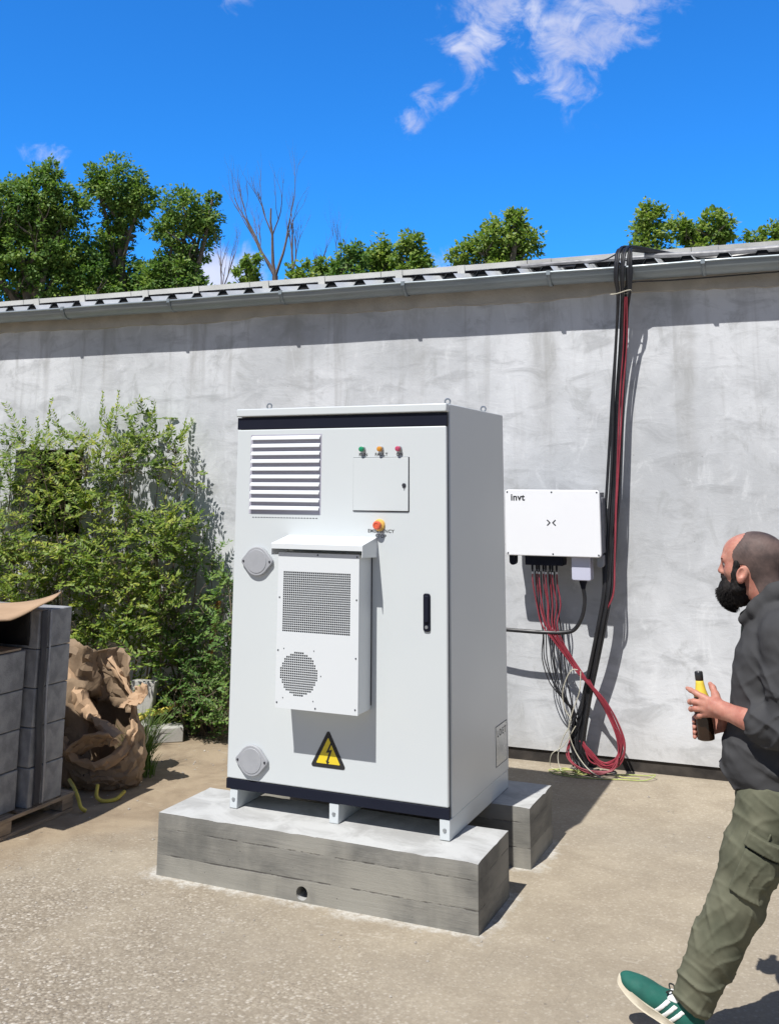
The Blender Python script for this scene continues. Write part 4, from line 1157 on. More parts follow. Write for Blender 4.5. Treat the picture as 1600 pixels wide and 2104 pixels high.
cable('black_lead', 'single thin black lead sagging below the gutter to the right of the bundle', 'cable', [wl(4.6, 0.12, 3.375), wl(3.4, 0.11, 3.345), wl(2.4, 0.12, 3.325), wl(1.95, 0.15, 3.315), wl(1.72, 0.20, 3.31), wl(1.66, 0.23, 3.26)], 0.005, M['blackcable'], None, 7, 6)
for k in range(2):
    pts = [wl(1.665 + .012 * k, 0.24, 3.20)]
    for (lx, of, z) in drop[3:10]:
        pts.append(wl(lx + 0.036 + 0.012 * k + 0.012 * math.sin(z * 2.0 + k), of + 0.030 + 0.003 * k, z))
    pts += [wl(1.43, .18, 1.02), wl(1.36, .15, .80)]
    cable('red_cable', 'red cable running down beside the black cable bundle on the wall', 'cable', pts, 0.0062, M['redcable'], 'red cables beside the black bundle', 7, 6)
cable('grey_conduit', 'grey conduit lying along the roof edge towards the cable bundle', 'conduit', [wl(5.2, -0.20, 3.585), wl(4.0, -0.14, 3.560), wl(3.0, -0.08, 3.543), wl(2.3, -0.06, 3.535), wl(1.95, -0.04, 3.54), wl(1.78, 0.0, 3.54)], 0.019, M['greyconduit'])
cable('grey_conduit', 'second grey conduit lying behind the first on the roof edge', 'conduit', [wl(5.2, -0.24, 3.600), wl(4.0, -0.22, 3.585), wl(2.9, -0.18, 3.572), wl(2.1, -0.16, 3.565), wl(1.2, -0.18, 3.575), wl(0.8, -0.24, 3.585)], 0.015, M['greyconduit'])
# ties round the bundle
for (lx, of, z, w) in ((1.636, .232, 3.232, .075),):
    b = MB()
    c0 = wl(lx, of, z)
    b.tube([Vector((w * math.cos(a) * 0.98, 0.030 * math.sin(a), 0.006 * math.cos(a * 2 + 1))) for a in [2 * math.pi * q / 24 for q in range(25)]], 0.004, 6)
    t_ = obj('tie_wire', b, M['whitecable']); t_.location = c0; t_.rotation_euler = (0, R(-7), WA)
    tag(t_, 'pale tie wire round the cable bundle just below the gutter', 'wire tie')
# inverter output cable
cable('black_cable', 'thick black cable curving from the inverter junction box left behind the cabinet', 'cable', [wl(1.297, .20, 1.205), wl(1.305, .20, 1.12), wl(1.285, .20, 1.015), wl(1.235, .20, .93), wl(1.17, .20, .902), wl(1.03, .20, .893), wl(.785, .20, .896), wl(.45, .17, .90), wl(.1, .14, .905)], 0.0135, M['blackcable'], None, 8, 10)
# red and black string wires from the connectors
for k in range(8):
    x0 = 0.945 + k * 0.0235
    of0 = 0.20 - 0.03 * (k % 2)
    j = lambda s=0.012: rc.uniform(-s, s)
    red = k not in (2, 5)
    pts = [wl(x0, of0, 1.300), wl(x0 + .002, of0 + .002, 1.22), wl(x0 + 0.018 + j(), of0 + j(), 1.08), wl(1.055 + (k - 3.5) * .016 + j(), .20 + j(), .95), wl(1.105 + (k - 3.5) * .010 + j(), .20 + j(), .85), wl(1.185 + (k - 3.5) * .006, .19 + j(.008), .735), wl(1.262 + (k - 3.5) * .004, .205 + j(.008), .640)]
    e = rc.uniform(-.02, .025)
    pts += [wl(1.325 + e * .4 + j(.006), .205, .565), wl(1.395 + e + j(.006), .20, .485), wl(1.468 + e, .185 + j(), .355), wl(1.510 + e + j(.008), .18, .215), wl(1.485 + e + j(), .18 + j(), .095 + .02 * (k % 3)), wl(1.405 + j(), .18 + j(), .052 + .015 * (k % 3)), wl(1.315 + j(.02), .17, .085 + .02 * (k % 4)), wl(1.25 + j(.02), .15, .20)]
    if red or True:
        cable('red_wire', 'red wire hanging from the inverter and looping near the ground', 'wire', pts, 0.0048, M['redcable'], 'red wires from the inverter', 6, 6)
for k in range(3):
    j = lambda s=0.015: rc.uniform(-s, s)
    cable('red_wire', 'red wire loop lying lowest in the coil at the wall foot', 'wire', [wl(1.30 + j(), .17, .60), wl(1.42 + j(), .18, .40), wl(1.50 + j(), .19, .22), wl(1.47 + j(), .22, .07), wl(1.36 + j(), .24, .025 + .008 * k), wl(1.24 + j(), .22, .035 + .008 * k), wl(1.16 + j(), .17, .10), wl(1.17, .14, .22)], 0.0045, M['redcable'], 'lowest red wire loops', 7, 6)
for k in range(9):
    j = lambda s=0.012: rc.uniform(-s, s)
    x0 = 0.957 + k * 0.019
    sw = 0.010 + 0.018 * k
    cable('black_wire', 'thin black wire drooping from the inverter into the dark tangle', 'wire', [wl(x0, .165, 1.300), wl(x0 + .004, .165, 1.18), wl(x0 + .01 + j(), .17, 1.03), wl(x0 + .035 + j(), .17, .88), wl(.985 + sw + j(), .17, .72 - .006 * k), wl(1.045 + sw * .8 + j(), .165, .56 - .008 * k), wl(1.125 + sw * .45 + j(), .16, .455 - .006 * k), wl(1.195 + j(.015), .15, .38), wl(1.205 + j(.03), .14, .24), wl(1.20 + j(.03), .15, .10), wl(1.22 + j(.05), .18 + j(.03), .03)], 0.0040, M['blackcable'], 'thin black wires from the inverter', 7, 6)
for k in range(14):
    j = lambda s=0.03: rc.uniform(-s, s)
    cable('black_wire', 'thin black wire tail in the dark tangle above the ground', 'wire', [wl(1.33 + j(.015), .15, .60), wl(1.27 + j(.02), .15, .46), wl(1.22 + j(), .145 + j(.02), .32), wl(1.20 + j(), .15 + j(), .18), wl(1.24 + j(.05), .16 + j(), .07), wl(1.32 + j(.08), .20 + j(), .02 + rc.uniform(0, .02)), wl(1.40 + j(.09), .18 + j(.04), .03)], 0.0042, M['blackcable'], 'black wire tails at the wall foot', 7, 6)
cable('cream_wire', 'cream wire tied round the red wires and hanging to the ground', 'wire', [wl(1.245, .21, .665), wl(1.205, .215, .66), wl(1.165, .215, .60), wl(1.135, .205, .50), wl(1.15, .20, .40), wl(1.19, .21, .33), wl(1.13, .20, .22), wl(1.09, .19, .10), wl(1.11, .21, .02), wl(1.16, .25, .006)], 0.0034, M['whitecable'], None, 7, 6)
cable('cream_wire', 'cream wire crossing in front of the black tangle in a long curve', 'wire', [wl(1.265, .215, .66), wl(1.255, .225, .53), wl(1.205, .225, .40), wl(1.175, .225, .28), wl(1.215, .225, .15), wl(1.30, .24, .05), wl(1.40, .27, .008)], 0.0034, M['whitecable'], None, 7, 6)
cable('cream_wire', 'short cream wire end poking up left of the black tangle', 'wire', [wl(1.215, .19, .30), wl(1.13, .20, .17), wl(1.05, .19, .11), wl(1.03, .17, .03), wl(1.06, .17, .006)], 0.0030, M['whitecable'], None, 7, 6)
pts = []
for k in range(34):
    a = k * 0.62
    rr_ = 0.075 + 0.02 * math.sin(k * 1.7)
    pts.append(wl(1.13 + 1.25 * rr_ * math.cos(a) + 0.006 * k * 0.4, 0.20 + 0.62 * rr_ * math.sin(a), 0.006 + 0.004 * (k % 4)))
cable('earth_wire', 'small coil of yellow green wire lying on the concrete by the wall', 'wire', pts, 0.0034, M['earthwire'], None, 5, 6)
cable('earth_wire', 'loose yellow green wire stretched on the ground below the red loops', 'wire', [wl(1.06, .26, .006), wl(1.2, .29, .006), wl(1.38, .27, .006), wl(1.52, .235, .007), wl(1.66, .20, .007), wl(1.72, .14, .03), wl(1.66, .10, .012), wl(1.55, .11, .008), wl(1.46, .15, .01), wl(1.52, .19, .01), wl(1.62, .17, .008)], 0.0034, M['earthwire'], None, 7, 6)

# ================================================================== BLOCK STACK, SACK, SMALL THINGS
sb = pmat
K = Kit('pallet', 'weathered wooden pallet under the stack of grey blocks', 'pallet', (-1.85, -0.1, 0))
for x0 in (-1.405, -1.90, -2.395):
    b = MB(); b.box(x0, x0 + 0.10, -0.62, 0.42, 0.0, 0.018); K.part('bottom_board', b, M['wood'], bevel=0.002)
    for y0 in (-0.60, -0.165, 0.325):
        b = MB(); b.box(x0 + 0.004, x0 + 0.096, y0, y0 + 0.092, 0.019, 0.084); K.part('spacer', b, M['wood'], bevel=0.003)
    b = MB(); b.box(x0 + 0.085, x0 + 0.10, -0.62, 0.425, 0.083, 0.1035) if x0 == -1.405 else b.box(x0, x0 + 0.1, -0.62, 0.42, 0.085, 0.0875)
    K.part('edge_board', b, M['wood'], bevel=0.002)
for k in range(7):
    y0 = -0.62 + k * 0.158
    b = MB(); b.box(-2.395, -1.3205, y0, y0 + 0.10 if k < 6 else 0.424, 0.0880, 0.1045)
    K.part('deck_board', b, M['wood'], bevel=0.002)

H = 0.2125
def block(x0, x1, y0, y1, z0, label, group, m=None, h=H - 0.004, tilt=0.0):
    cx, cy = (x0 + x1) / 2, (y0 + y1) / 2
    b = MB(); b.box(x0 - cx, x1 - cx, y0 - cy, y1 - cy, 0, h)
    o = obj('concrete_block', b, m or M['block'], None, bevel=0.006, segs=2)
    o.location = (cx, cy, z0); o.rotation_euler = (0, 0, tilt)
    return tag(o, label, 'block', group)
CO = ['bottom', 'second', 'middle', 'fourth', 'top']
GRP = 'grey blocks stacked on the pallet'
rs = random.Random(6)
for k in range(5):
    z0 = 0.1055 + k * H
    dj = rs.uniform(-.004, .004)
    lab = {4: 'topmost grey block at the near end column of the stack, its top in sun', 3: 'grey block second from the top in the strapped end column', 2: 'grey block halfway up the strapped end column of the stack', 1: 'grey block second from the bottom in the strapped end column', 0: 'lowest grey block of the strapped end column, resting on the pallet'}[k]
    block(-1.600, -1.320 + dj, 0.046, 0.318, z0, lab, GRP, tilt=rs.uniform(-.012, .012))
    if k < 4:
        lab = {3: 'long shaded grey block just below the open gap under the cardboard', 2: 'long shaded grey block second below the gap under the cardboard', 1: 'long shaded grey block third below the gap under the cardboard', 0: 'long shaded grey block lowest on the pallet at the left edge'}[k]
        block(-1.640, -1.372 + dj, -0.60, 0.012, z0, lab, GRP, tilt=rs.uniform(-.004, .004))
    if k < 4: block(-1.930, -1.660, -0.60, 0.012, z0, 'long grey block in the hidden second row of the stack', GRP)
    block(-1.930, -1.640, 0.046, 0.318, z0, 'short grey block in the hidden second row of the stack', GRP)
    if k < 4: block(-2.230, -1.950, -0.60, 0.318, z0, 'grey block in the hidden far row of the stack', GRP)
block(-1.640, -1.385, -0.60, -0.262, 0.1055 + 4 * H, 'shaded grey block added left of the open gap to keep light out', GRP)  # end blocks added to keep light from entering the gap
block(-2.230, -1.655, -0.60, -0.262, 0.1055 + 4 * H, 'wide grey block added behind to keep light out of the open gap', GRP)
b = MB()  # dark sheets added to stand in for shade inside the gap
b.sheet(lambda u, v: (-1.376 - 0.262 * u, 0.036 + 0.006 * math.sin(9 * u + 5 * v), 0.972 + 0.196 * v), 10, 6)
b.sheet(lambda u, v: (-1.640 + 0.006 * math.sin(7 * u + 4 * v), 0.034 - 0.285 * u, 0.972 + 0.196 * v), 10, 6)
tag(obj('gap_shade_sheet', b, M['dark'], None, solid=0.001), 'added black sheet standing in for shade in the open gap under the cardboard', 'shade sheet')
# thin board left in the gap
b = MB(); b.box(-1.64, -1.376, -0.585, -0.02, 0.957, 0.968)
t_ = obj('thin_board', b, M['wood']); tag(t_, 'thin board lying in the open gap below the cardboard sheet', 'board')
b = MB()
def cardf(u, v):
    x = -1.255 - 0.75 * u; y = -0.62 + 0.785 * v
    z = 1.172 + 0.004 * math.sin(9 * v + 3 * u)
    z += 0.052 * max(0, v - 0.45) ** 1.2 * (1 - u) ** 3 * 2.2
    z -= 0.020 * max(0, 1 - abs(v - 0.45) / 0.5) * (1 - u) ** 6
    x += 0.02 * math.sin(5 * v) * (1 - u)
    if v > 0.93: z += 0.028 * (v - 0.93) / 0.07 * (1 - u) ** 4
    return (x, y, z + 0.006)
b.sheet(cardf, 18, 22)
tag(obj('cardboard_sheet', b, M['card'], None, solid=0.006), 'bent brown cardboard sheet lying on top of the block stack', 'cardboard')
for (y0, y1, m_, lb, r0) in ((0.050, 0.102, M['gasket'], 'dark plastic film strip down the end column of blocks', 0.004), (0.118, 0.136, M['strap'], 'shiny clear strap running down the end column of blocks', 0.003)):
    b = MB()
    b.sheet(lambda u, v, y0=y0, y1=y1, r0=r0: (-1.3085 + r0 * math.sin(u * 26 + v * 3) * 0.6, y0 + (y1 - y0) * v + 0.005 * math.sin(u * 9) - 0.028 * (1 - u) * -1, 0.11 + 1.058 * u), 60, 4)
    tag(obj('packing_strap', b, m_, None, solid=0.0015), lb, 'strap')

def crumple(p, amp, sc, seed=0):
    x, y, z = p
    return (x + amp * (wob(x, y, z, sc, seed) + 0.45 * wob(x, y, z, sc * 2.6, seed + 3)), y + amp * (wob(x, y, z, sc, seed + 1) + 0.45 * wob(x, y, z, sc * 2.6, seed + 4)), z + 0.7 * amp * wob(x, y, z, sc, seed + 2))
def crease(p, amp, sc, seed=0):
    """crumple with sharp fold lines"""
    x, y, z = p
    def rg(k, s2): return 1 - 2 * abs(math.sin(1.6 * wob(x, y, z, s2, k)))
    return (x + amp * (rg(seed, sc) * .6 + .3 * rg(seed + 3, sc * 2.1)), y + amp * (rg(seed + 1, sc) * .6 + .3 * rg(seed + 2, sc * 2.3)), z + amp * .5 * rg(seed + 2, sc))
K = Kit('paper_sack', 'crumpled torn brown paper sack slumped open beside the block stack', 'sack', (-1.52, 0.93, 0))
rim_c, rim_a, rim_b = Vector((-1.535, 0.86, 0.435)), Vector((0.245, 0.0, -0.165)), Vector((-0.03, -0.13, -0.225))
def jit(fn, amp, seed):
    r_ = random.Random(seed); c = {}
    def g(u, v):
        k = (round(u % 1.0, 4), round(v, 4))
        if k not in c: c[k] = (r_.gauss(0, amp), r_.gauss(0, amp), r_.gauss(0, amp))
        p = fn(u, v); d = c[k]
        return (p[0] + d[0], p[1] + d[1], max(0.003, p[2] + d[2]))
    return g
def sackf(u, v):
    a = 2 * math.pi * u
    base = Vector((-1.50 + 0.235 * math.cos(a), 0.95 - 0.19 * math.sin(a), 0.004))
    rim = rim_c + rim_a * math.cos(a) + rim_b * math.sin(a)
    p = base.lerp(rim, v) + Vector((math.cos(a) * 0.05, -math.sin(a) * 0.05, 0)) * math.sin(math.pi * v)
    q = crease(p, 0.030 * min(1, 0.35 + v), 11, 1)
    return (q[0], q[1], max(0.003, q[2]))
b = MB(); b.sheet(jit(sackf, 0.007, 1), 44, 14)
K.part('sack_body', b, M['kraft'], solid=0.004, angle=22)
# turned-over rim
def rimf(u, v):
    a = 2 * math.pi * (0.0 + u)
    r = rim_c + rim_a * math.cos(a) + rim_b * math.sin(a)
    out = (rim_a.normalized() * math.cos(a) + rim_b.normalized() * math.sin(a))
    w = 0.055 + 0.035 * max(0, math.sin(a)) + 0.02 * math.sin(3 * a + 1)
    t = v * 2.6
    p = r + out * (w * math.sin(t) * 0.75) + Vector((-0.15, -0.45, 0.7)) * (w * 0.62 * (1 - math.cos(t)) * (1 if math.sin(a) > -0.2 else 0.5))
    return crease(p, 0.022, 13, 2)
b = MB(); b.sheet(jit(rimf, 0.006, 2), 44, 7)
K.part('rolled_rim', b, M['card'], solid=0.004, angle=22)
def rolf(u, v):
    c0 = Vector((-1.80, 0.82, 0.69)).lerp(Vector((-1.275, 0.775, 0.315)), u) + Vector((0, 0, -0.05)) * math.sin(math.pi * u)
    a = -0.6 + 4.6 * v
    r0 = 0.042 + 0.012 * math.sin(7 * u)
    return crease(tuple(c0 + Vector((0.55, 0, 0.83)) * (r0 * math.cos(a)) + Vector((0, -1, 0)) * (r0 * math.sin(a))), 0.016, 12, 3)
def plankf(u, v):
    return crease((-1.80 + 0.20 * u + 0.10 * (1 - v), 0.74 + 0.10 * u - 0.05 * math.sin(3 * u), 0.01 + 0.68 * v * (1 - 0.12 * u)), 0.022, 10, 2)
for nm, fn_, nu, nv, mk in (('rolled_edge', rolf, 26, 8, 'card'), ('side_flap', plankf, 8, 18, 'kraft')):
    b = MB(); b.sheet(jit(fn_, 0.005, 7), nu, nv)
    K.part(nm, b, M[mk], solid=0.004, angle=24)
def quadsheet(c, amp, sc, seed, curl=0.0):
    c = [Vector(p) for p in c]
    nrm = (c[1] - c[0]).cross(c[3] - c[0]).normalized()
    def f(u, v):
        p = c[0].lerp(c[1], u).lerp(c[3].lerp(c[2], u), v) + nrm * curl * math.sin(math.pi * u) * (0.4 + v)
        return crease(p, amp * 1.5, sc, seed)
    return f
for nm, c, amp, sc, seed, curl, mk in (
        ('flap', [(-1.86, 0.78, 0.50), (-1.60, 0.98, 0.52), (-1.62, 0.95, 0.80), (-1.80, 0.86, 0.90)], 0.014, 13, 3, 0.07, 'kraft'),
        ('flap', [(-1.70, 0.99, 0.46), (-1.36, 1.02, 0.42), (-1.40, 0.98, 0.74), (-1.60, 0.92, 0.82)], 0.022, 17, 2, -0.09, 'kraft'),
        ('flap', [(-1.40, 0.90, 0.47), (-1.34, 0.98, 0.60), (-1.16, 0.88, 0.63), (-1.22, 0.82, 0.52)], 0.010, 15, 1, 0.03, 'card'),
        ('flap', [(-1.62, 0.74, 0.16), (-1.32, 0.76, 0.30), (-1.28, 0.68, 0.37), (-1.60, 0.64, 0.24)], 0.010, 14, 4, -0.04, 'card')):
    b = MB(); b.sheet(jit(quadsheet(c, amp, sc, seed, curl), 0.006, seed), 11, 9)
    K.part(nm, b, M[mk], solid=0.004, angle=22)

PB = 'small pale blocks by the shrub'
o = block(-0.09, 0.09, -0.05, 0.05, 0.0, 'broken pale block standing upright behind the paper sack', PB, M['oldblock'], 0.42)
o.location = (-2.00, 1.93, 0.0); o.rotation_euler = (R(-3), R(4), R(20))
o = block(-0.125, 0.125, -0.09, 0.09, 0.0, 'pale block lying flat on the bare earth below the shrub', PB, M['oldblock'], 0.105)
o.location = (-1.80, 2.00, 0.0); o.rotation_euler = (0, 0, R(38))
o = block(-0.05, 0.05, -0.08, 0.08, 0.0, 'small pale block half hidden behind the grass tuft', PB, M['oldblock'], 0.17)
o.location = (-1.80, 1.66, 0.0); o.rotation_euler = (0, 0, R(12))
cable('yellow_hose', 'faded yellow hose looped over the small pale blocks', 'hose', [(-1.99, 1.90, .14), (-1.93, 1.93, .18), (-1.85, 2.02, .20), (-1.80, 2.12, .24), (-1.82, 2.22, .30), (-1.92, 2.24, .33), (-2.02, 2.16, .25), (-2.03, 2.02, .19), (-1.96, 1.96, .165)], 0.021, M['yellowhose'], None, 7, 10)
cable('yellow_strap', 'loose yellow strap end hanging at the pallet corner', 'strap', [(-1.50, .60, .10), (-1.42, .52, .115), (-1.34, .46, .105), (-1.275, .42, .07), (-1.235, .40, .03), (-1.215, .42, .008)], 0.011, M['yellowhose'], None, 7, 8)
cable('yellow_strap', 'shaded yellow strap curl on the ground beside the paper sack', 'strap', [(-1.30, .62, .09), (-1.27, .58, .04), (-1.235, .60, .012), (-1.19, .66, .012), (-1.18, .73, .04)], 0.011, M['yellowhose'], None, 7, 8)
cable('black_hose', 'black hose running behind the upright pale block into the shrub', 'hose', [(-2.12, 1.88, .40), (-1.98, 1.98, .31), (-1.84, 2.08, .27), (-1.72, 2.17, .22), (-1.62, 2.24, .12), (-1.60, 2.28, .02)], 0.015, M['blackcable'], None, 7, 8)
b = MB()
p0, p1 = wl(-1.78, .12, 0.02), wl(-1.655, .05, 0.97)
b.tube([p0.lerp(p1, i / 10) + Vector((0.006 * math.sin(i * 1.3), 0.004 * math.cos(i), 0)) - p0 for i in range(11)], [0.030 - 0.001 * i for i in range(11)], 7)
t_ = obj('wooden_post', b, M['stick']); t_.location = p0
tag(t_, 'orange brown wooden stick leaning on the wall among the shrub', 'stick')
b = MB()
p0, p1 = Vector((-1.94, 2.16, .27)), Vector((-1.78, 2.10, .36))
b.tube([p0.lerp(p1, i / 6) - p0 for i in range(7)], [0.018, 0.019, 0.018, 0.017, 0.015, 0.013, 0.010], 7)
t_ = obj('wooden_stub', b, M['card']); t_.location = p0
tag(t_, 'short pale wooden stub poking out of the shrub above the hose', 'stick')

def tuft(label, x, y, n, h, spread, seed):
    rng = np.random.RandomState(seed)
    a = rng.uniform(0, 6.283, n); r = spread * rng.uniform(0, 1, n) ** 0.7
    base = np.stack([r * np.cos(a), r * np.sin(a), np.zeros(n)], 1)
    hh = h * rng.uniform(0.4, 1.05, n)
    ln = rng.uniform(0.1, 0.75, n)
    aa = a + rng.normal(size=n) * 0.6
    V = []; F = []
    sd = np.stack([-np.sin(aa + 1.0), np.cos(aa + 1.0), np.zeros(n)], 1)
    for lev, (t, wd) in enumerate(((0, 1.0), (0.35, 0.9), (0.7, 0.6), (1.0, 0.12))):
        c = base + np.stack([np.cos(aa) * ln * hh * t * t, np.sin(aa) * ln * hh * t * t, hh * (t - 0.25 * ln * t * t)], 1)
        V.append(c - sd * 0.0035 * wd); V.append(c + sd * 0.0035 * wd)
    V = np.stack(V, 1).reshape(-1, 3)
    i0 = np.arange(n) * 8
    F = np.concatenate([np.stack([i0 + 2 * k, i0 + 2 * k + 1, i0 + 2 * k + 3, i0 + 2 * k + 2], 1) for k in range(3)])
    o = raw('grass_tuft', V, F, M['blade'])
    o.location = (x, y, 0)
    return tag(o, label, 'grass')
tuft('tall green grass tuft growing beside the paper sack', -1.50, 1.27, 190, 0.42, 0.09, 3)
tuft('short grass tuft on the bare earth near the plinth end', -1.36, 1.16, 60, 0.16, 0.07, 4)
tuft('sparse grass blades in front of the upright pale block', -1.86, 1.80, 60, 0.30, 0.07, 5)

# loose grit on the yard
rng = np.random.RandomState(9)
V = []; F = []
def stones(n, x0, x1, y0, y1, s0, s1):
    for _ in range(n):
        x, y = rng.uniform(x0, x1), rng.uniform(y0, y1)
        if PX0 - .02 < x < PX1 + .02 and (-0.21 < y < 0.28 or 0.61 < y < 1.07): continue
        s = s0 + (s1 - s0) * rng.uniform() ** 4
        q = np.array([(1, 0, .2), (.5, .8, .25), (-.5, .85, .2), (-1, 0, .2), (-.5, -.8, .22), (.5, -.85, .2), (.1, .1, .85), (0.2, -.3, .8)])
        q = q * (1 + rng.uniform(-.25, .25, q.shape)) * s
        a = rng.uniform(0, 6.28); c_, s_ = math.cos(a), math.sin(a)
        q = np.stack([q[:, 0] * c_ - q[:, 1] * s_ + x, q[:, 0] * s_ + q[:, 1] * c_ + y, q[:, 2]], 1)
        b0 = sum(len(v) for v in V)
        V.append(q)
        F.extend([(b0, b0 + 1, b0 + 6, b0 + 7), (b0 + 1, b0 + 2, b0 + 6, b0 + 6), (b0 + 2, b0 + 3, b0 + 6, b0 + 6), (b0 + 3, b0 + 4, b0 + 7, b0 + 6), (b0 + 4, b0 + 5, b0 + 7, b0 + 7), (b0 + 5, b0, b0 + 7, b0 + 7)])
stones(700, -1.3, 2.9, -1.7, 0.0, 0.0022, 0.008)
stones(260, -2.0, -0.2, 0.2, 2.3, 0.003, 0.014)
stones(160, -0.2, 3.0, 1.1, 2.5, 0.003, 0.010)
V = np.concatenate(V)
g = MB(); g.v = [tuple(p) for p in V]; g.f = [tuple(dict.fromkeys(f)) for f in F]
tag(obj('gravel', g, M['pebble']), 'scattered loose grit on the concrete yard', 'gravel', kind='stuff')

# ================================================================== PERSON
# signed-distance shapes on a grid -> one continuous surface each
class SDF:
    def __init__(self, lo, hi, h):
        self.lo = np.array(lo, np.float32); self.h = h
        self.n = np.ceil((np.array(hi) - self.lo) / h).astype(int) + 1
        self.F = np.full(self.n, 9.0, np.float32)
    def window(self, a, b):
        i0 = np.clip(np.floor((np.asarray(a) - self.lo) / self.h).astype(int), 0, self.n)
        i1 = np.clip(np.ceil((np.asarray(b) - self.lo) / self.h).astype(int) + 1, 0, self.n)
        sl = tuple(slice(p, q) for p, q in zip(i0, i1))
        ax = [self.lo[k] + self.h * np.arange(i0[k], i1[k], dtype=np.float32) for k in range(3)]
        return sl, ax[0][:, None, None], ax[1][None, :, None], ax[2][None, None, :]
    def put(self, sl, d, k, op='add'):
        f = self.F[sl]
        if d.size == 0 or f.size == 0: return
        if op == 'add':
            h = np.maximum(k - np.abs(f - d), 0) / max(k, 1e-6)
            self.F[sl] = np.minimum(f, d) - h * h * k * 0.25
        elif op == 'sub':
            h = np.maximum(k - np.abs(f + d), 0) / max(k, 1e-6)
            self.F[sl] = np.maximum(f, -d) + h * h * k * 0.25
        else:
            self.F[sl] = np.maximum(f, d)
    def cone(self, a, b, r1, r2, k=0.02, op='add', flat=None):
        a = np.array(a, np.float32); b = np.array(b, np.float32)
        m = max(r1, r2) * (1.0 if flat is None else max(1, 1 / min(flat))) + k + 3 * self.h + 0.01
        sl, X, Y, Z = self.window(np.minimum(a, b) - m, np.maximum(a, b) + m)
        ab = b - a; L2 = float(ab @ ab) + 1e-9
        t = np.clip(((X - a[0]) * ab[0] + (Y - a[1]) * ab[1] + (Z - a[2]) * ab[2]) / L2, 0, 1)
        dx, dy, dz = X - a[0] - t * ab[0], Y - a[1] - t * ab[1], Z - a[2] - t * ab[2]
        if flat is not None:
            dx, dy, dz = dx * flat[0], dy * flat[1], dz * flat[2]
        self.put(sl, np.sqrt(dx * dx + dy * dy + dz * dz) - (r1 + (r2 - r1) * t), k, op)
    def chain(self, pts, k=0.02, op='add'):
        for (a, ra), (b, rb) in zip(pts[:-1], pts[1:]):
            self.cone(a, b, ra, rb, k, op)
    def ell(self, c, r, k=0.02, op='add', axes=None):
        """ellipsoid, axes = rows of a rotation matrix (local axes in world)"""
        c = np.array(c, np.float32); r = np.array(r, np.float32)
        m = r.max() + k + 3 * self.h + 0.01
        sl, X, Y, Z = self.window(c - m, c + m)
        X, Y, Z = X - c[0], Y - c[1], Z - c[2]
        if axes is not None:
            A = np.asarray(axes, np.float32)
            X, Y, Z = [A[i, 0] * X + A[i, 1] * Y + A[i, 2] * Z for i in range(3)]
        k0 = np.sqrt((X / r[0]) ** 2 + (Y / r[1]) ** 2 + (Z / r[2]) ** 2)
        k1 = np.sqrt((X / r[0] ** 2) ** 2 + (Y / r[1] ** 2) ** 2 + (Z / r[2] ** 2) ** 2)
        self.put(sl, k0 * (k0 - 1) / np.maximum(k1, 1e-4), k, op)
    def field(self, fn, k=0.0, op='cut'):
        sl, X, Y, Z = self.window(self.lo, self.lo + self.h * self.n)
        self.put(sl, np.broadcast_to(fn(X, Y, Z), self.F.shape).astype(np.float32), k, op)
    def warp(self, fn, band=0.03):
        """add a displacement near the surface"""
        idx = np.nonzero(np.abs(self.F) < band)
        P = [self.lo[i] + self.h * idx[i] for i in range(3)]
        self.F[idx] += fn(*P).astype(np.float32)
    def mesh(self):
        F = self.F; h = self.h
        S = F < 0
        c = [S[i:i + F.shape[0] - 1, j:j + F.shape[1] - 1, k:k + F.shape[2] - 1] for i in (0, 1) for j in (0, 1) for k in (0, 1)]
        al = c[0].copy(); an = c[0].copy()
        for q in c[1:]:
            al &= q; an |= q
        act = np.nonzero(an & ~al)
        off = [(i, j, k) for i in (0, 1) for j in (0, 1) for k in (0, 1)]
        val = np.stack([F[act[0] + o[0], act[1] + o[1], act[2] + o[2]] for o in off], 1)
        acc = np.zeros((len(act[0]), 3)); cnt = np.zeros(len(act[0]))
        for i in range(8):
            for j in range(i + 1, 8):
                d = np.array(off[j]) - np.array(off[i])
                if np.abs(d).sum() != 1: continue
                x = (val[:, i] < 0) != (val[:, j] < 0)
                t = val[:, i] / (val[:, i] - val[:, j] + (~x) * 1.0)
                acc[x] += (np.array(off[i]) + t[:, None] * d)[x]; cnt[x] += 1
        V = self.lo + h * (np.stack(act, 1) + acc / cnt[:, None])
        ID = np.full(np.array(F.shape) - 1, -1, np.int64); ID[act] = np.arange(len(V))
        Q = []
        for ax in range(3):
            sh = [slice(None)] * 3
            a = [slice(None)] * 3; b = [slice(None)] * 3
            a[ax] = slice(0, -1); b[ax] = slice(1, None)
            A, B = S[tuple(a)], S[tuple(b)]
            u, v = (ax + 1) % 3, (ax + 2) % 3
            e = np.stack(np.nonzero(A != B), 1)
            ok = (e[:, u] > 0) & (e[:, v] > 0) & (e[:, u] < F.shape[u] - 1) & (e[:, v] < F.shape[v] - 1)
            e = e[ok]
            du = np.zeros(3, int); du[u] = 1; dv = np.zeros(3, int); dv[v] = 1
            g = lambda p: ID[p[:, 0], p[:, 1], p[:, 2]]
            q = np.stack([g(e - du - dv), g(e - dv), g(e), g(e - du)], 1)
            fl = ~A[e[:, 0], e[:, 1], e[:, 2]]
            q[fl] = q[fl][:, ::-1]
            Q.append(q)
        Q = np.concatenate(Q)
        return V, Q[(Q >= 0).all(1)]
def sdf_obj(name, s, m, parent, origin):
    V, F = s.mesh()
    return raw(name, V - np.array(origin), F, m, parent)

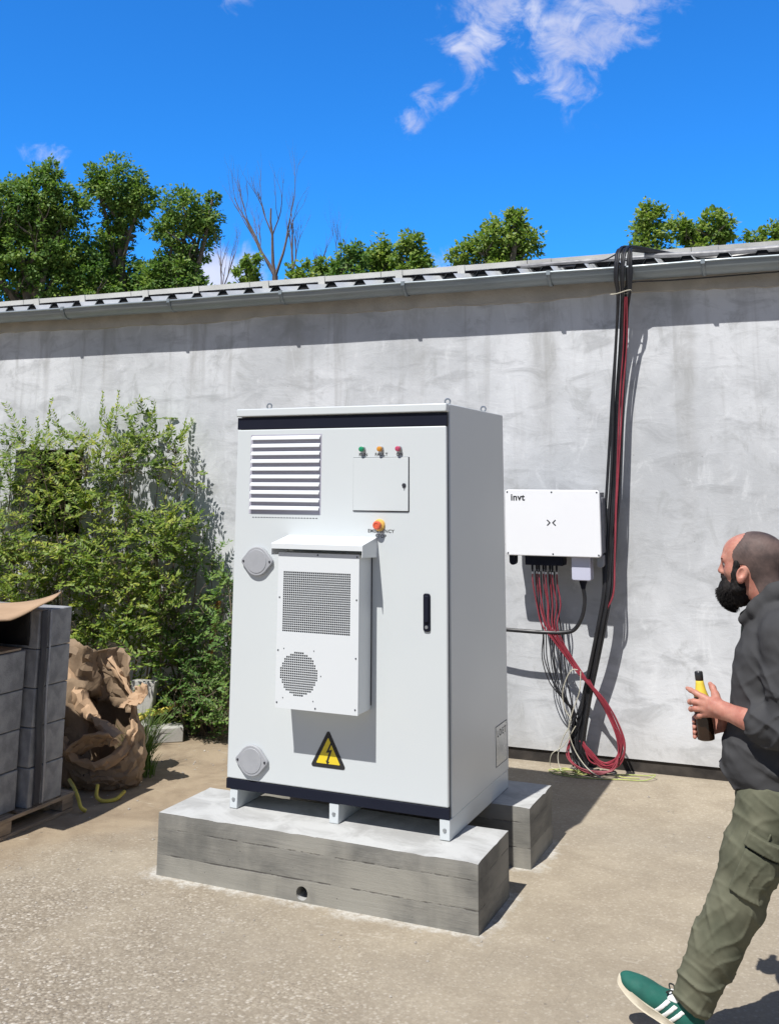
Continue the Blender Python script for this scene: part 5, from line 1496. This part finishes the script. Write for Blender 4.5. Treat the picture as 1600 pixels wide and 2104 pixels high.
MO = np.array((2.66, -0.58, 0.0))           # where he stands
HC = np.array((2.628, -0.580, 1.618))       # middle of the skull
ha = R(7)                                   # head turned a little away
HF = np.array((-math.cos(ha), math.sin(ha), 0.0)); HL = np.array((-math.sin(ha), -math.cos(ha), 0.0)); HU = np.array((0, 0, 1.0))
HA = np.stack([HF, HL, HU])
def hp(f, l, u):
    return HC + HF * f + HL * l + HU * u
def skull(s, grow=0.0):
    s.ell(hp(-.014, 0, .014), (.109 + grow, .079 + grow, .090 + grow), .02, axes=HA)
    s.ell(hp(.042, 0, .018), (.066 + grow, .067 + grow, .066 + grow), .02, axes=HA)

# shoulder, elbow, wrist of both arms
LSH, LEL, LWR = (2.735, -.775, 1.375), (2.725, -.830, 1.070), (2.510, -.712, 1.103)
RSH, REL, RWR = (2.735, -.385, 1.375), (2.735, -.330, 1.075), (2.520, -.545, 1.050)

s = SDF((2.35, -.93, 0.80), (2.93, -.24, 1.75), 0.0031)
skull(s)
s.ell(hp(.048, 0, -.040), (.060, .060, .078), .025, axes=HA)
s.ell(hp(.048, 0, -.100), (.055, .048, .042), .025, axes=HA)
for q in (-1, 1):
    s.ell(hp(.066, q * .044, -.038), (.026, .020, .024), .02, axes=HA)
    s.ell(hp(.112, q * .031, -.013), (.018, .017, .012), .012, 'sub', axes=HA)
s.cone(hp(.097, .034, .004), hp(.097, -.034, .004), .011, .011, .018)
s.cone(hp(.104, 0, -.006), hp(.119, 0, -.042), .008, .0115, .014)
for q in (-1, 1):
    s.ell(hp(.109, q * .012, -.046), (.010, .008, .008), .008, axes=HA)
s.ell(hp(.106, 0, -.071), (.010, .024, .006), .008, axes=HA)
s.ell(hp(.104, 0, -.081), (.010, .021, .006), .006, axes=HA)
s.cone(hp(-.022, 0, -.05), hp(-.075, 0, -.205), .064, .070, .03)
# ears
for q in (-1, 1):
    ea = np.stack([HF * .94 + HU * .34, HL * q * .93 - HF * .30, HU * .94 - HF * .34])
    s.ell(hp(.026, q * .079, -.046), (.0195, .0095, .0295), .006, axes=ea)
    s.ell(hp(.028, q * .088, -.041), (.0105, .0075, .0165), .005, 'sub', axes=ea)
    s.ell(hp(.033, q * .080, -.070), (.010, .008, .010), .008, axes=ea)
# chest under the clothes, arms
s.cone((2.72, -.68, 1.33), (2.72, -.48, 1.33), .065, .065, .05)
s.cone((2.70, -.58, 1.36), (2.65, -.58, .90), .085, .085, .06)
for S_, E_, W_ in ((LSH, LEL, LWR), (RSH, REL, RWR)):
    m_ = tuple(np.array(E_) * .62 + np.array(W_) * .38 + np.array((0, -.002, -.004)))
    s.chain([(S_, .062), (E_, .047), (m_, .0445), (W_, .0275)], .02)
# left hand: back of the hand to the viewer, fingers round the bottle
hand = lambda pts, k=.006: s.chain(pts, k)
s.chain([(LWR, .026), ((2.478, -.703, 1.112), .026)], .02)
for (a, b) in (((2.492, -.706, 1.120), (2.438, -.692, 1.137)), ((2.492, -.707, 1.108), (2.434, -.695, 1.118)), ((2.492, -.706, 1.098), (2.436, -.695, 1.100)), ((2.495, -.703, 1.088), (2.444, -.691, 1.083))):
    s.cone(a, b, .0145, .0118, .014)
hand([((2.438, -.692, 1.139), .0115), ((2.410, -.684, 1.150), .0098), ((2.390, -.668, 1.156), .0088), ((2.377, -.652, 1.158), .0072)])
hand([((2.434, -.695, 1.119), .0118), ((2.402, -.687, 1.120), .0102), ((2.386, -.664, 1.114), .0092), ((2.382, -.644, 1.108), .0076)])
hand([((2.436, -.695, 1.100), .0113), ((2.405, -.687, 1.096), .0098), ((2.388, -.665, 1.089), .0088), ((2.384, -.646, 1.084), .0074)])
hand([((2.444, -.691, 1.083), .0105), ((2.420, -.685, 1.073), .0088), ((2.405, -.668, 1.066), .0080), ((2.400, -.652, 1.062), .0066)])
s.chain([((2.490, -.695, 1.122), .0165), ((2.478, -.678, 1.148), .0130), ((2.468, -.660, 1.168), .0105), ((2.458, -.645, 1.178), .0085)], .010)
# right hand: from behind, lower on the bottle
s.chain([(RWR, .027), ((2.490, -.575, 1.040), .026)], .02)
for (a, b) in (((2.500, -.565, 1.054), (2.448, -.596, 1.058)), ((2.500, -.566, 1.042), (2.444, -.596, 1.040)), ((2.500, -.566, 1.030), (2.446, -.597, 1.022)), ((2.502, -.568, 1.020), (2.452, -.600, 1.006))):
    s.cone(a, b, .0145, .0118, .014)
for z0, x0 in ((1.060, 2.448), (1.040, 2.444), (1.022, 2.446), (1.006, 2.452)):
    hand([((x0, -.597, z0), .0115), ((2.412, -.602, z0 - .004), .0100), ((2.394, -.622, z0 - .010), .0090), ((2.394, -.646, z0 - .016), .0074)])
s.chain([((2.500, -.580, 1.050), .0165), ((2.486, -.612, 1.068), .0125), ((2.474, -.638, 1.074), .0105), ((2.464, -.660, 1.076), .0085)], .010)
V, F = s.mesh()
person = raw('person', V - MO, F, M['skin'])
person.location = MO
tag(person, 'bearded man in charcoal hoodie, olive cargo trousers and green shoes striding with a bottle', 'person')
for q in (-1, 1):
    b = MB(); b.lathe([(0.0, .0125), (.005, .0115), (.009, .0085), (.0122, 0), (.009, -.0085), (0, -.0125)], Matrix.Translation(Vector(hp(.0905, q * .031, -.014) - MO)) @ Vector(HF).to_track_quat('Z', 'Y').to_matrix().to_4x4(), 14)
    ey = obj('eye', b, M['eyewhite'], person)
    b = MB(); b.lathe([(0.0, .0132), (.003, .0130), (.0058, .0118)], Matrix.Translation(Vector(hp(.0905, q * .031, -.014) - MO)) @ Vector(HF).to_track_quat('Z', 'Y').to_matrix().to_4x4(), 14)
    obj('iris', b, M['iris'], ey)
    b = MB(); b.tube([Vector(hp(.106 - .004 * abs(t), q * (.031 + .017 * t), .004 + .003 * (1 - t * t)) - MO) for t in (-1, -.5, 0, .5, 1)], [.002, .0036, .004, .0036, .0022], 6)
    obj('eyebrow', b, M['beard'], person)

def local(fn):
    def g(X, Y, Z):
        f = HF[0] * (X - HC[0]) + HF[1] * (Y - HC[1]); l = HL[0] * (X - HC[0]) + HL[1] * (Y - HC[1]); u = Z - HC[2] + 0 * X
        return fn(f, l, u)
    return g
# buzz cut: receding hairline, cut round the ears
s = SDF((2.49, -.69, 1.47), (2.76, -.47, 1.73), 0.0028)
skull(s, .0022)
s.cone(hp(-.030, 0, -.05), hp(-.072, 0, -.16), .067, .071, .03)
def hairline(f, l, u):
    front = f - (.047 + .016 * np.sin(u * 40 + 1.0) - .30 * np.maximum(u - .055, 0) + .004 * wob(f, l, u, 160, 2) + .003 * wob(f, l, u, 420, 3))
    low = np.where(f > .004, -.028 - u, np.where(f > -.02, -.088 - u + (f - .002) * 1.2, -.135 - u))
    ear = .0285 - np.sqrt(((f - .024) / .85) ** 2 + ((u + .046) / 1.15) ** 2) + .0 * l
    return np.maximum(np.maximum(front, low), np.where(np.abs(l) > .04, ear, -1))
s.field(local(hairline))
s.warp(lambda X, Y, Z: .0006 * wob(X, Y, Z, 700, 1))
sdf_obj('hair', s, M['buzz'], person, MO)
# beard
s = SDF((2.46, -.69, 1.40), (2.67, -.47, 1.64), 0.0026)
s.ell(hp(.064, 0, -.108), (.062, .060, .052), .02, axes=HA)
s.ell(hp(.070, 0, -.134), (.060, .055, .038), .02, axes=HA)
s.ell(hp(.098, 0, -.128), (.034, .036, .048), .02, axes=HA)
for q in (-1, 1):
    s.chain([(hp(.046, q * .0675, -.010), .0125), (hp(.050, q * .0645, -.050), .0165), (hp(.050, q * .055, -.095), .028)], .012)
    s.chain([(hp(.112, q * .004, -.061), .0075), (hp(.100, q * .030, -.072), .010), (hp(.088, q * .040, -.100), .018)], .008)
s.ell(hp(.113, 0, -.0765), (.012, .017, .004), .004, 'sub', axes=HA)
s.warp(lambda X, Y, Z: .0028 * wob(X, Y, Z, 170, 1) + .0018 * wob(X, Y, Z, 420, 2) + .0012 * wob(X, Y, Z, 800, 3))
beard = sdf_obj('beard', s, M['beard'], person, MO)
b = MB(); rb_ = random.Random(4)
for _ in range(2600):
    th = rb_.uniform(-1.5, 1.5); ph = rb_.uniform(-.2, 1.35)
    d = Vector(HF) * math.cos(th) * math.cos(ph) + Vector(HL) * math.sin(th) * math.cos(ph) - Vector(HU) * math.sin(ph)
    p = Vector(hp(.066, 0, -.112)) + Vector((d.x * .058, d.y * .058, d.z * .055)) - Vector(MO)
    e = (d * .5 + Vector((rb_.uniform(-.5, .5), rb_.uniform(-.5, .5), -1.0))).normalized()
    b.tube([p, p + d * .007 + e * .006, p + d * .011 + e * .016], [.0007, .0006, .0003], 3, cap=False)
obj('strands', b, M['beard'], beard)

# hoodie
def tz(z, pts):
    a = np.array(pts)
    o_ = np.argsort(a[:, 0])
    return np.interp(z, a[o_, 0], a[o_, 1])
s = SDF((2.33, -.98, 0.80), (2.99, -.18, 1.56), 0.0046)
FRONT = [(.80, 2.532), (.855, 2.512), (.88, 2.492), (.917, 2.481), (.96, 2.486), (1.011, 2.496), (1.114, 2.514), (1.217, 2.530), (1.304, 2.548), (1.383, 2.590), (1.43, 2.63), (1.5, 2.70)]
BACK = [(.80, 2.78), (.855, 2.785), (.917, 2.79), (1.0, 2.775), (1.1, 2.785), (1.2, 2.815), (1.304, 2.825), (1.383, 2.815), (1.43, 2.785), (1.5, 2.75)]
HALF = [(.80, .165), (.9, .178), (1.0, .172), (1.15, .18), (1.30, .195), (1.38, .17), (1.43, .12), (1.5, .07)]
def torso(X, Y, Z):
    f_, bk, hw = tz(Z, FRONT), tz(Z, BACK), tz(Z, HALF)
    cx = (f_ + bk) / 2; rx = (bk - f_) / 2
    q = (np.abs((X - cx) / rx) ** 2.3 + np.abs((Y + .58) / hw) ** 2.3) ** (1 / 2.3)
    return np.maximum((q - 1) * np.minimum(rx, hw) * .85, np.maximum(.852 - Z, Z - 1.47))
s.field(torso, .02, 'add')
for S_, E_, W_, sg in ((LSH, LEL, LWR, -1), (RSH, REL, RWR, 1)):
    E2 = np.array(E_); W2 = np.array(W_); c1 = E2 * .60 + W2 * .40
    s.chain([((2.715, -.58 + sg * .11, 1.405), .070), (S_, .082), ((S_[0] + .003, S_[1] + sg * .02, 1.23), .074), (tuple(E2 + np.array((.005, 0, 0.01))), .066), (tuple(c1), .055)], .035)
    # fold rings along the upper arm and pushed-up sleeve
    s.chain([(tuple(c1 + (E2 - W2) * .02), .0575), (tuple(c1 + (E2 - W2) * .10), .060)], .01)
# hood lying on the back, collar
for q in (-1, 1):
    s.chain([((2.588, -.58 + q * .022, 1.408), .020), ((2.632, -.58 + q * .064, 1.450), .025), ((2.700, -.58 + q * .082, 1.510), .028), ((2.775, -.58 + q * .070, 1.545), .034)], .02)
s.ell((2.80, -.58, 1.48), (.055, .115, .075), .03)
s.cone((2.635, -.58, 1.50), (2.69, -.58, 1.36), .060, .058, .015, 'sub')
# pouch pocket and hem band
s.ell((2.512, -.58, .955), (.022, .115, .055), .02)
def folds(X, Y, Z):
    ridge = lambda ph: np.maximum(0, 1 - np.abs(np.sin(ph)) * 1.4) ** 1.5
    w = -.012 * ridge(Z * 26 + 12 * X + 1.9 * wob(X, Y, Z, 12, 1)) * np.clip((1.04 - Z) / .14, 0, 1)
    w = w - .009 * ridge(17 * (X + .8 * Z) + 1.7 * wob(X, Y, Z, 9, 4)) * np.clip(.4 + wob(X, Y, Z, 8, 2), 0, 1)
    el = np.sqrt((X - LEL[0]) ** 2 + (Y - LEL[1]) ** 2 + (Z - 1.10) ** 2); er = np.sqrt((X - REL[0]) ** 2 + (Y - REL[1]) ** 2 + (Z - 1.10) ** 2)
    arm = np.exp(-(np.minimum(el, er) / .15) ** 2)
    w = w - .016 * arm * ridge(30 * Z + 24 * X + 1.7 * wob(X, Y, Z, 14, 2)) - .010 * arm * ridge(40 * Z - 26 * X + 1.7 * wob(X, Y, Z, 13, 4))
    w = w + .0045 * wob(X, Y, Z, 13, 3) + .0014 * wob(X, Y, Z, 46, 4)
    pit = np.exp(-(((X - 2.70) / .08) ** 2 + ((Z - 1.24) / .09) ** 2))
    w = w - .012 * pit * ridge(26 * (X + .7 * Z) + 1.5 * wob(X, Y, Z, 10, 2))
    return w
s.warp(folds)
hood = sdf_obj('hoodie', s, M['hoodie'], person, MO)
b = MB()
for q in (-1, 1):
    p = [Vector((2.588, -.58 + q * .022, 1.408)), Vector((2.578, -.58 + q * .027, 1.385)), Vector((2.574, -.58 + q * .03, 1.352)), Vector((2.570, -.58 + q * .03, 1.33))]
    b.tube([x - Vector(MO) for x in curve(p, 4)], .0038, 6)
obj('drawstring', b, M['lace'], hood)
# black shirt hem below the hoodie
s = SDF((2.45, -.80, .80), (2.84, -.36, .92), 0.0045)
def hem(X, Y, Z):
    q = (np.abs((X - 2.655) / .122) ** 2.2 + np.abs((Y + .58) / .160) ** 2.2) ** (1 / 2.2)
    return np.maximum((q - 1) * .115, np.maximum(.828 - Z, Z - .90))
s.field(hem, 0, 'add')
s.warp(lambda X, Y, Z: .004 * wob(X, Y, Z, 24, 2))
sdf_obj('shirt_hem', s, M['shirt'], person, MO)

# trousers
LH, LK, LA = (2.640, -.672, .79), (2.522, -.684, .492), (2.352, -.685, .150)
RH, RK, RA = (2.680, -.485, .79), (2.800, -.480, .470), (3.000, -.482, .225)
s = SDF((2.22, -.84, .05), (3.13, -.33, .88), 0.0046)
s.ell((2.655, -.58, .80), (.128, .168, .11), .04)
s.cone((2.655, -.66, .83), (2.655, -.50, .83), .112, .112, .04)
s.chain([(LH, .104), (tuple((np.array(LH) * .45 + np.array(LK) * .55)), .098), (LK, .084), (tuple((np.array(LK) * .5 + np.array(LA) * .5)), .080), (LA, .068)], .03)
s.chain([(RH, .104), (RK, .082), (tuple((np.array(RK) + np.array(RA)) / 2), .078), (RA, .068)], .03)
# knees, bagging, hems cut square to the leg
s.ell((2.476, -.686, .455), (.045, .06, .06), .03)
for A_, K_ in ((LA, LK), (RA, RK)):
    ax_ = np.array(K_) - np.array(A_); ax_ /= np.linalg.norm(ax_)
    cut = lambda X, Y, Z, A_=A_, ax_=ax_: np.where(np.sqrt((X - A_[0]) ** 2 + (Y - A_[1]) ** 2 + (Z - A_[2]) ** 2) < .16, -((X - A_[0]) * ax_[0] + (Y - A_[1]) * ax_[1] + (Z - A_[2]) * ax_[2]) - .028, -1)
    s.field(cut)
    s.cone(tuple(np.array(A_) - ax_ * .08), tuple(np.array(A_) + ax_ * .03), .056, .056, .008, 'sub')
s.field(lambda X, Y, Z: Z - .868)
lax = np.array(LK) - np.array(LA); lax = lax / np.linalg.norm(lax)

def tfolds(X, Y, Z):
    a = (X - LA[0]) * lax[0] + (Z - LA[2]) * lax[2]
    knee = np.exp(-((Z - .44) / .10) ** 2); hm = np.exp(-((Z - .17) / .09) ** 2); th = np.exp(-((Z - .74) / .10) ** 2)
    ridge = lambda ph: np.maximum(0, 1 - np.abs(np.sin(ph)) * 1.5) ** 1.5
    m1 = np.clip(.5 + .9 * wob(X, Y, Z, 11, 1), 0, 1); m2 = np.clip(.5 + .9 * wob(X, Y, Z, 12, 2), 0, 1)
    w = -.009 * knee * m1 * ridge(20 * a + 26 * X + 1.6 * wob(X, Y, Z, 10, 1))
    w = w - .009 * knee * m2 * ridge(26 * Z - 20 * X + 1.8 * wob(X, Y, Z, 11, 2))
    w = w - .010 * hm * ridge(30 * a - 10 * X + 1.8 * wob(X, Y, Z, 12, 3))
    w = w - .007 * th * m2 * ridge(24 * Z + 22 * X + 1.8 * wob(X, Y, Z, 10, 3))
    w = w - .005 * ridge(14 * a + 22 * X + 1.7 * wob(X, Y, Z, 9, 2)) * np.clip(.35 + wob(X, Y, Z, 9, 3), 0, 1)
    m3 = np.clip(.5 + 1.2 * wob(X, Y, Z, 15, 4), 0, 1)
    w = w - .0045 * m3 * ridge(52 * Z + 36 * X + 40 * (Y + .68) + 2.2 * wob(X, Y, Z, 18, 2)) - .004 * (1 - m3) * ridge(46 * Z - 44 * X + 2.4 * wob(X, Y, Z, 16, 3))
    w = w + .0045 * wob(X, Y, Z, 13, 4) + .0014 * wob(X, Y, Z, 44, 1)
    return w
s.warp(tfolds)
VT, FT = s.mesh()
trs = raw('trousers', VT - MO, FT, M['olive'], person)
# cargo pocket and flap on the outer thigh: shells lifted off the trouser surface
def shell(name, cond, lift):
    q = SDF((2.38, -.84, .42), (2.74, -.66, .80), 0.0042)
    i0 = np.round((q.lo - s.lo) / s.h).astype(int)
    ii = [np.clip(np.round((q.lo[k] + q.h * np.arange(q.n[k]) - s.lo[k]) / s.h).astype(int), 0, s.n[k] - 1) for k in range(3)]
    q.F = s.F[np.ix_(*ii)] - lift
    q.field(cond)
    return sdf_obj(name, q, M['olive'], trs, MO)
pc = np.array((2.590, 0, .615)); pd = np.array((-.42, 0, -.907)); pe = np.array((-.907, 0, .42))
def box2(a0, a1, b0, b1):
    def f(X, Y, Z):
        u = (X - pc[0]) * pd[0] + (Z - pc[2]) * pd[2] + 0 * Y; v = (X - pc[0]) * pe[0] + (Z - pc[2]) * pe[2] + 0 * Y
        return np.maximum(np.maximum(np.maximum(a0 - u, u - a1), np.maximum(b0 - v, v - b1)), Y + .705)
    return f
shell('cargo_pocket', box2(-.050, .105, -.060, .055), .013)
shell('pocket_flap', box2(-.105, -.058, -.068, .066), .024)
shell('side_seam', lambda X, Y, Z: np.maximum(np.maximum(np.abs((X - pc[0]) * pe[0] + (Z - pc[2]) * pe[2]) - .0035, Z - .735), np.maximum(.64 - Z, Y + .70)), .007)

# shoes
def shoe(heel, ang, yaw, sg):
    """heel = point under the heel, ang = toe raised by"""
    T = np.array((-math.cos(ang) * math.cos(yaw), -math.cos(ang) * math.sin(yaw), math.sin(ang)))
    S = np.array((-math.sin(yaw), math.cos(yaw), 0)) * -1.0
    N = np.cross(T, S); N = N if N[2] > 0 else -N
    A = np.stack([T, S, N])
    P = lambda t, w, n: np.array(heel) + T * t + S * w + N * n
    q = SDF(np.array(heel) - .34, np.array(heel) + .34, 0.0032)
    tight = np.array([P(t, w, n) for t in (-.02, .32) for w in (-.07, .07) for n in (-.02, .15)])
    q = SDF(tight.min(0) - .01, tight.max(0) + .01, 0.0031)
    q.ell(P(.232, 0, .034), (.072, .045, .034), .02, axes=A)
    q.ell(P(.165, 0, .044), (.085, .043, .040), .03, axes=A)
    q.ell(P(.070, 0, .052), (.075, .037, .050), .03, axes=A)
    q.cone(P(.045, 0, .055), P(.058, 0, .098), .036, .034, .02)
    q.cone(P(.150, 0, .062), P(.085, 0, .098), .022, .026, .02)
    q.cone(P(.055, 0, .085), P(.050, 0, .14), .028, .034, .006, 'sub')
    def pl(X, Y, Z): return .020 - ((X - heel[0]) * N[0] + (Y - heel[1]) * N[1] + (Z - heel[2]) * N[2])
    q.field(pl)
    sh = sdf_obj('shoe', q, M['shoegreen'], person, MO)
    # sole
    out = []
    for k in range(48):
        a = 2 * math.pi * k / 48
        t = .150 + .156 * math.cos(a)
        wd = .040 + .012 * math.exp(-((t - .215) / .07) ** 2) - .004 * math.exp(-((t - .12) / .05) ** 2)
        out.append((t, wd * math.copysign(abs(math.sin(a)) ** .75, math.sin(a))))
    b = MB()
    for lev, (n0, gr) in enumerate(((0.0, -.003), (.004, 0.0), (.022, .001), (.026, -.003))):
        for (t, w) in out:
            b.v.append(tuple(P(t + (gr if t > .15 else -gr), w + math.copysign(gr, w), n0 + (.010 * max(0, (t - .22) / .086) ** 2 if True else 0)) - MO))
    for lev in range(3):
        for k in range(48):
            b.f.append((lev * 48 + k, lev * 48 + (k + 1) % 48, (lev + 1) * 48 + (k + 1) % 48, (lev + 1) * 48 + k)); b.smooth.append(True)
    b.f.append(tuple(reversed(range(48)))); b.f.append(tuple(range(144, 192))); b.smooth += [False, False]
    obj('sole', b, M['sole'], sh)
    # three slanted stripes on both sides, heel tab, collar rim
    def coords(X, Y, Z):
        dx, dy, dz = X - heel[0], Y - heel[1], Z - heel[2]
        return [A[i, 0] * dx + A[i, 1] * dy + A[i, 2] * dz for i in range(3)]
    base = q.F.copy()
    for k in range(3):
        q.F = base - .0022
        def st(X, Y, Z, k=k):
            t, w, n = coords(X, Y, Z)
            c = .098 + .027 * k + (n - .03) * -.42
            return np.maximum(np.maximum(np.abs(t - c) - .0075, .022 - n), np.maximum(n - .078, .020 - np.abs(w)))
        q.field(st)
        sdf_obj('stripe', q, M['shoewhite'], sh, MO)
    q.F = base - .0026
    def tab(X, Y, Z):
        t, w, n = coords(X, Y, Z)
        return np.maximum(np.maximum(np.abs(t - .122) - .018, .070 - n), np.abs(w) - .030)
    q.field(tab)
    sdf_obj('tongue_label', q, M['shoewhite'], sh, MO)
    b = MB()
    for k in range(5):
        t = .125 + .018 * k; n = .088 - .0075 * k
        b.tube([Vector(P(t, w * .024, n + .004 - .010 * w * w) - MO) for w in (-1, -.5, 0, .5, 1)], .0030, 5)
    for w0 in (-1, 1):
        b.tube([Vector(x) - Vector(MO) for x in curve([P(.125, 0, .092), P(.135, w0 * .02, .108), P(.150, w0 * .032, .098), P(.140, w0 * .015, .090)], 4)], .0028, 5)
    obj('laces', b, M['lace'], sh)
    # ankle in a dark sock
    return P
P1 = shoe((2.352, -.685, .003), R(28), 0.0, 1)
P2 = shoe((3.095, -.482, .135), R(-28), 0.0, 1)
b = MB()
for P_, A_ in ((P1, LA), (P2, RA)):
    b.tube([Vector(P_(.050, 0, .045) - MO), Vector(P_(.050, 0, .10) - MO), Vector(np.array(A_) - MO)], [.030, .032, .036], 12)
obj('socks', b, M['shirt'], person)

# bottle in his hands: a thing of its own
bt = Vector((2.4335, -.640, .982)); tp = Vector((2.4180, -.640, 1.219))
ax_ = (tp - bt).normalized()
K = Kit('bottle', 'dark brown glass bottle with yellow neck label held by the bearded man', 'bottle', bt)
mt = Matrix.Translation(bt) @ ax_.to_track_quat('Z', 'Y').to_matrix().to_4x4()
b = MB(); b.lathe([(0, .004), (.024, .001), (.030, .004), (.0312, .010), (.0312, .120), (.030, .134), (.026, .150), (.0185, .172), (.0145, .195), (.0130, .218), (.0145, .220), (.0145, .224)], mt, 28)
K.part('glass_body', b, M['glass'], angle=50)
b = MB(); b.lathe([(.0140, .206), (.0145, .2065), (.0152, .222), (.0150, .234), (.0125, .2375), (0, .2380)], mt, 24)
K.part('cap', b, M['foil'], angle=50)
b = MB(); b.lathe([(.0267, .1500), (.0265, .1515), (.0194, .1725), (.0152, .1955), (.0142, .2050), (.0138, .2055)], mt, 28)
K.part('neck_label', b, M['botlabel'], angle=50)
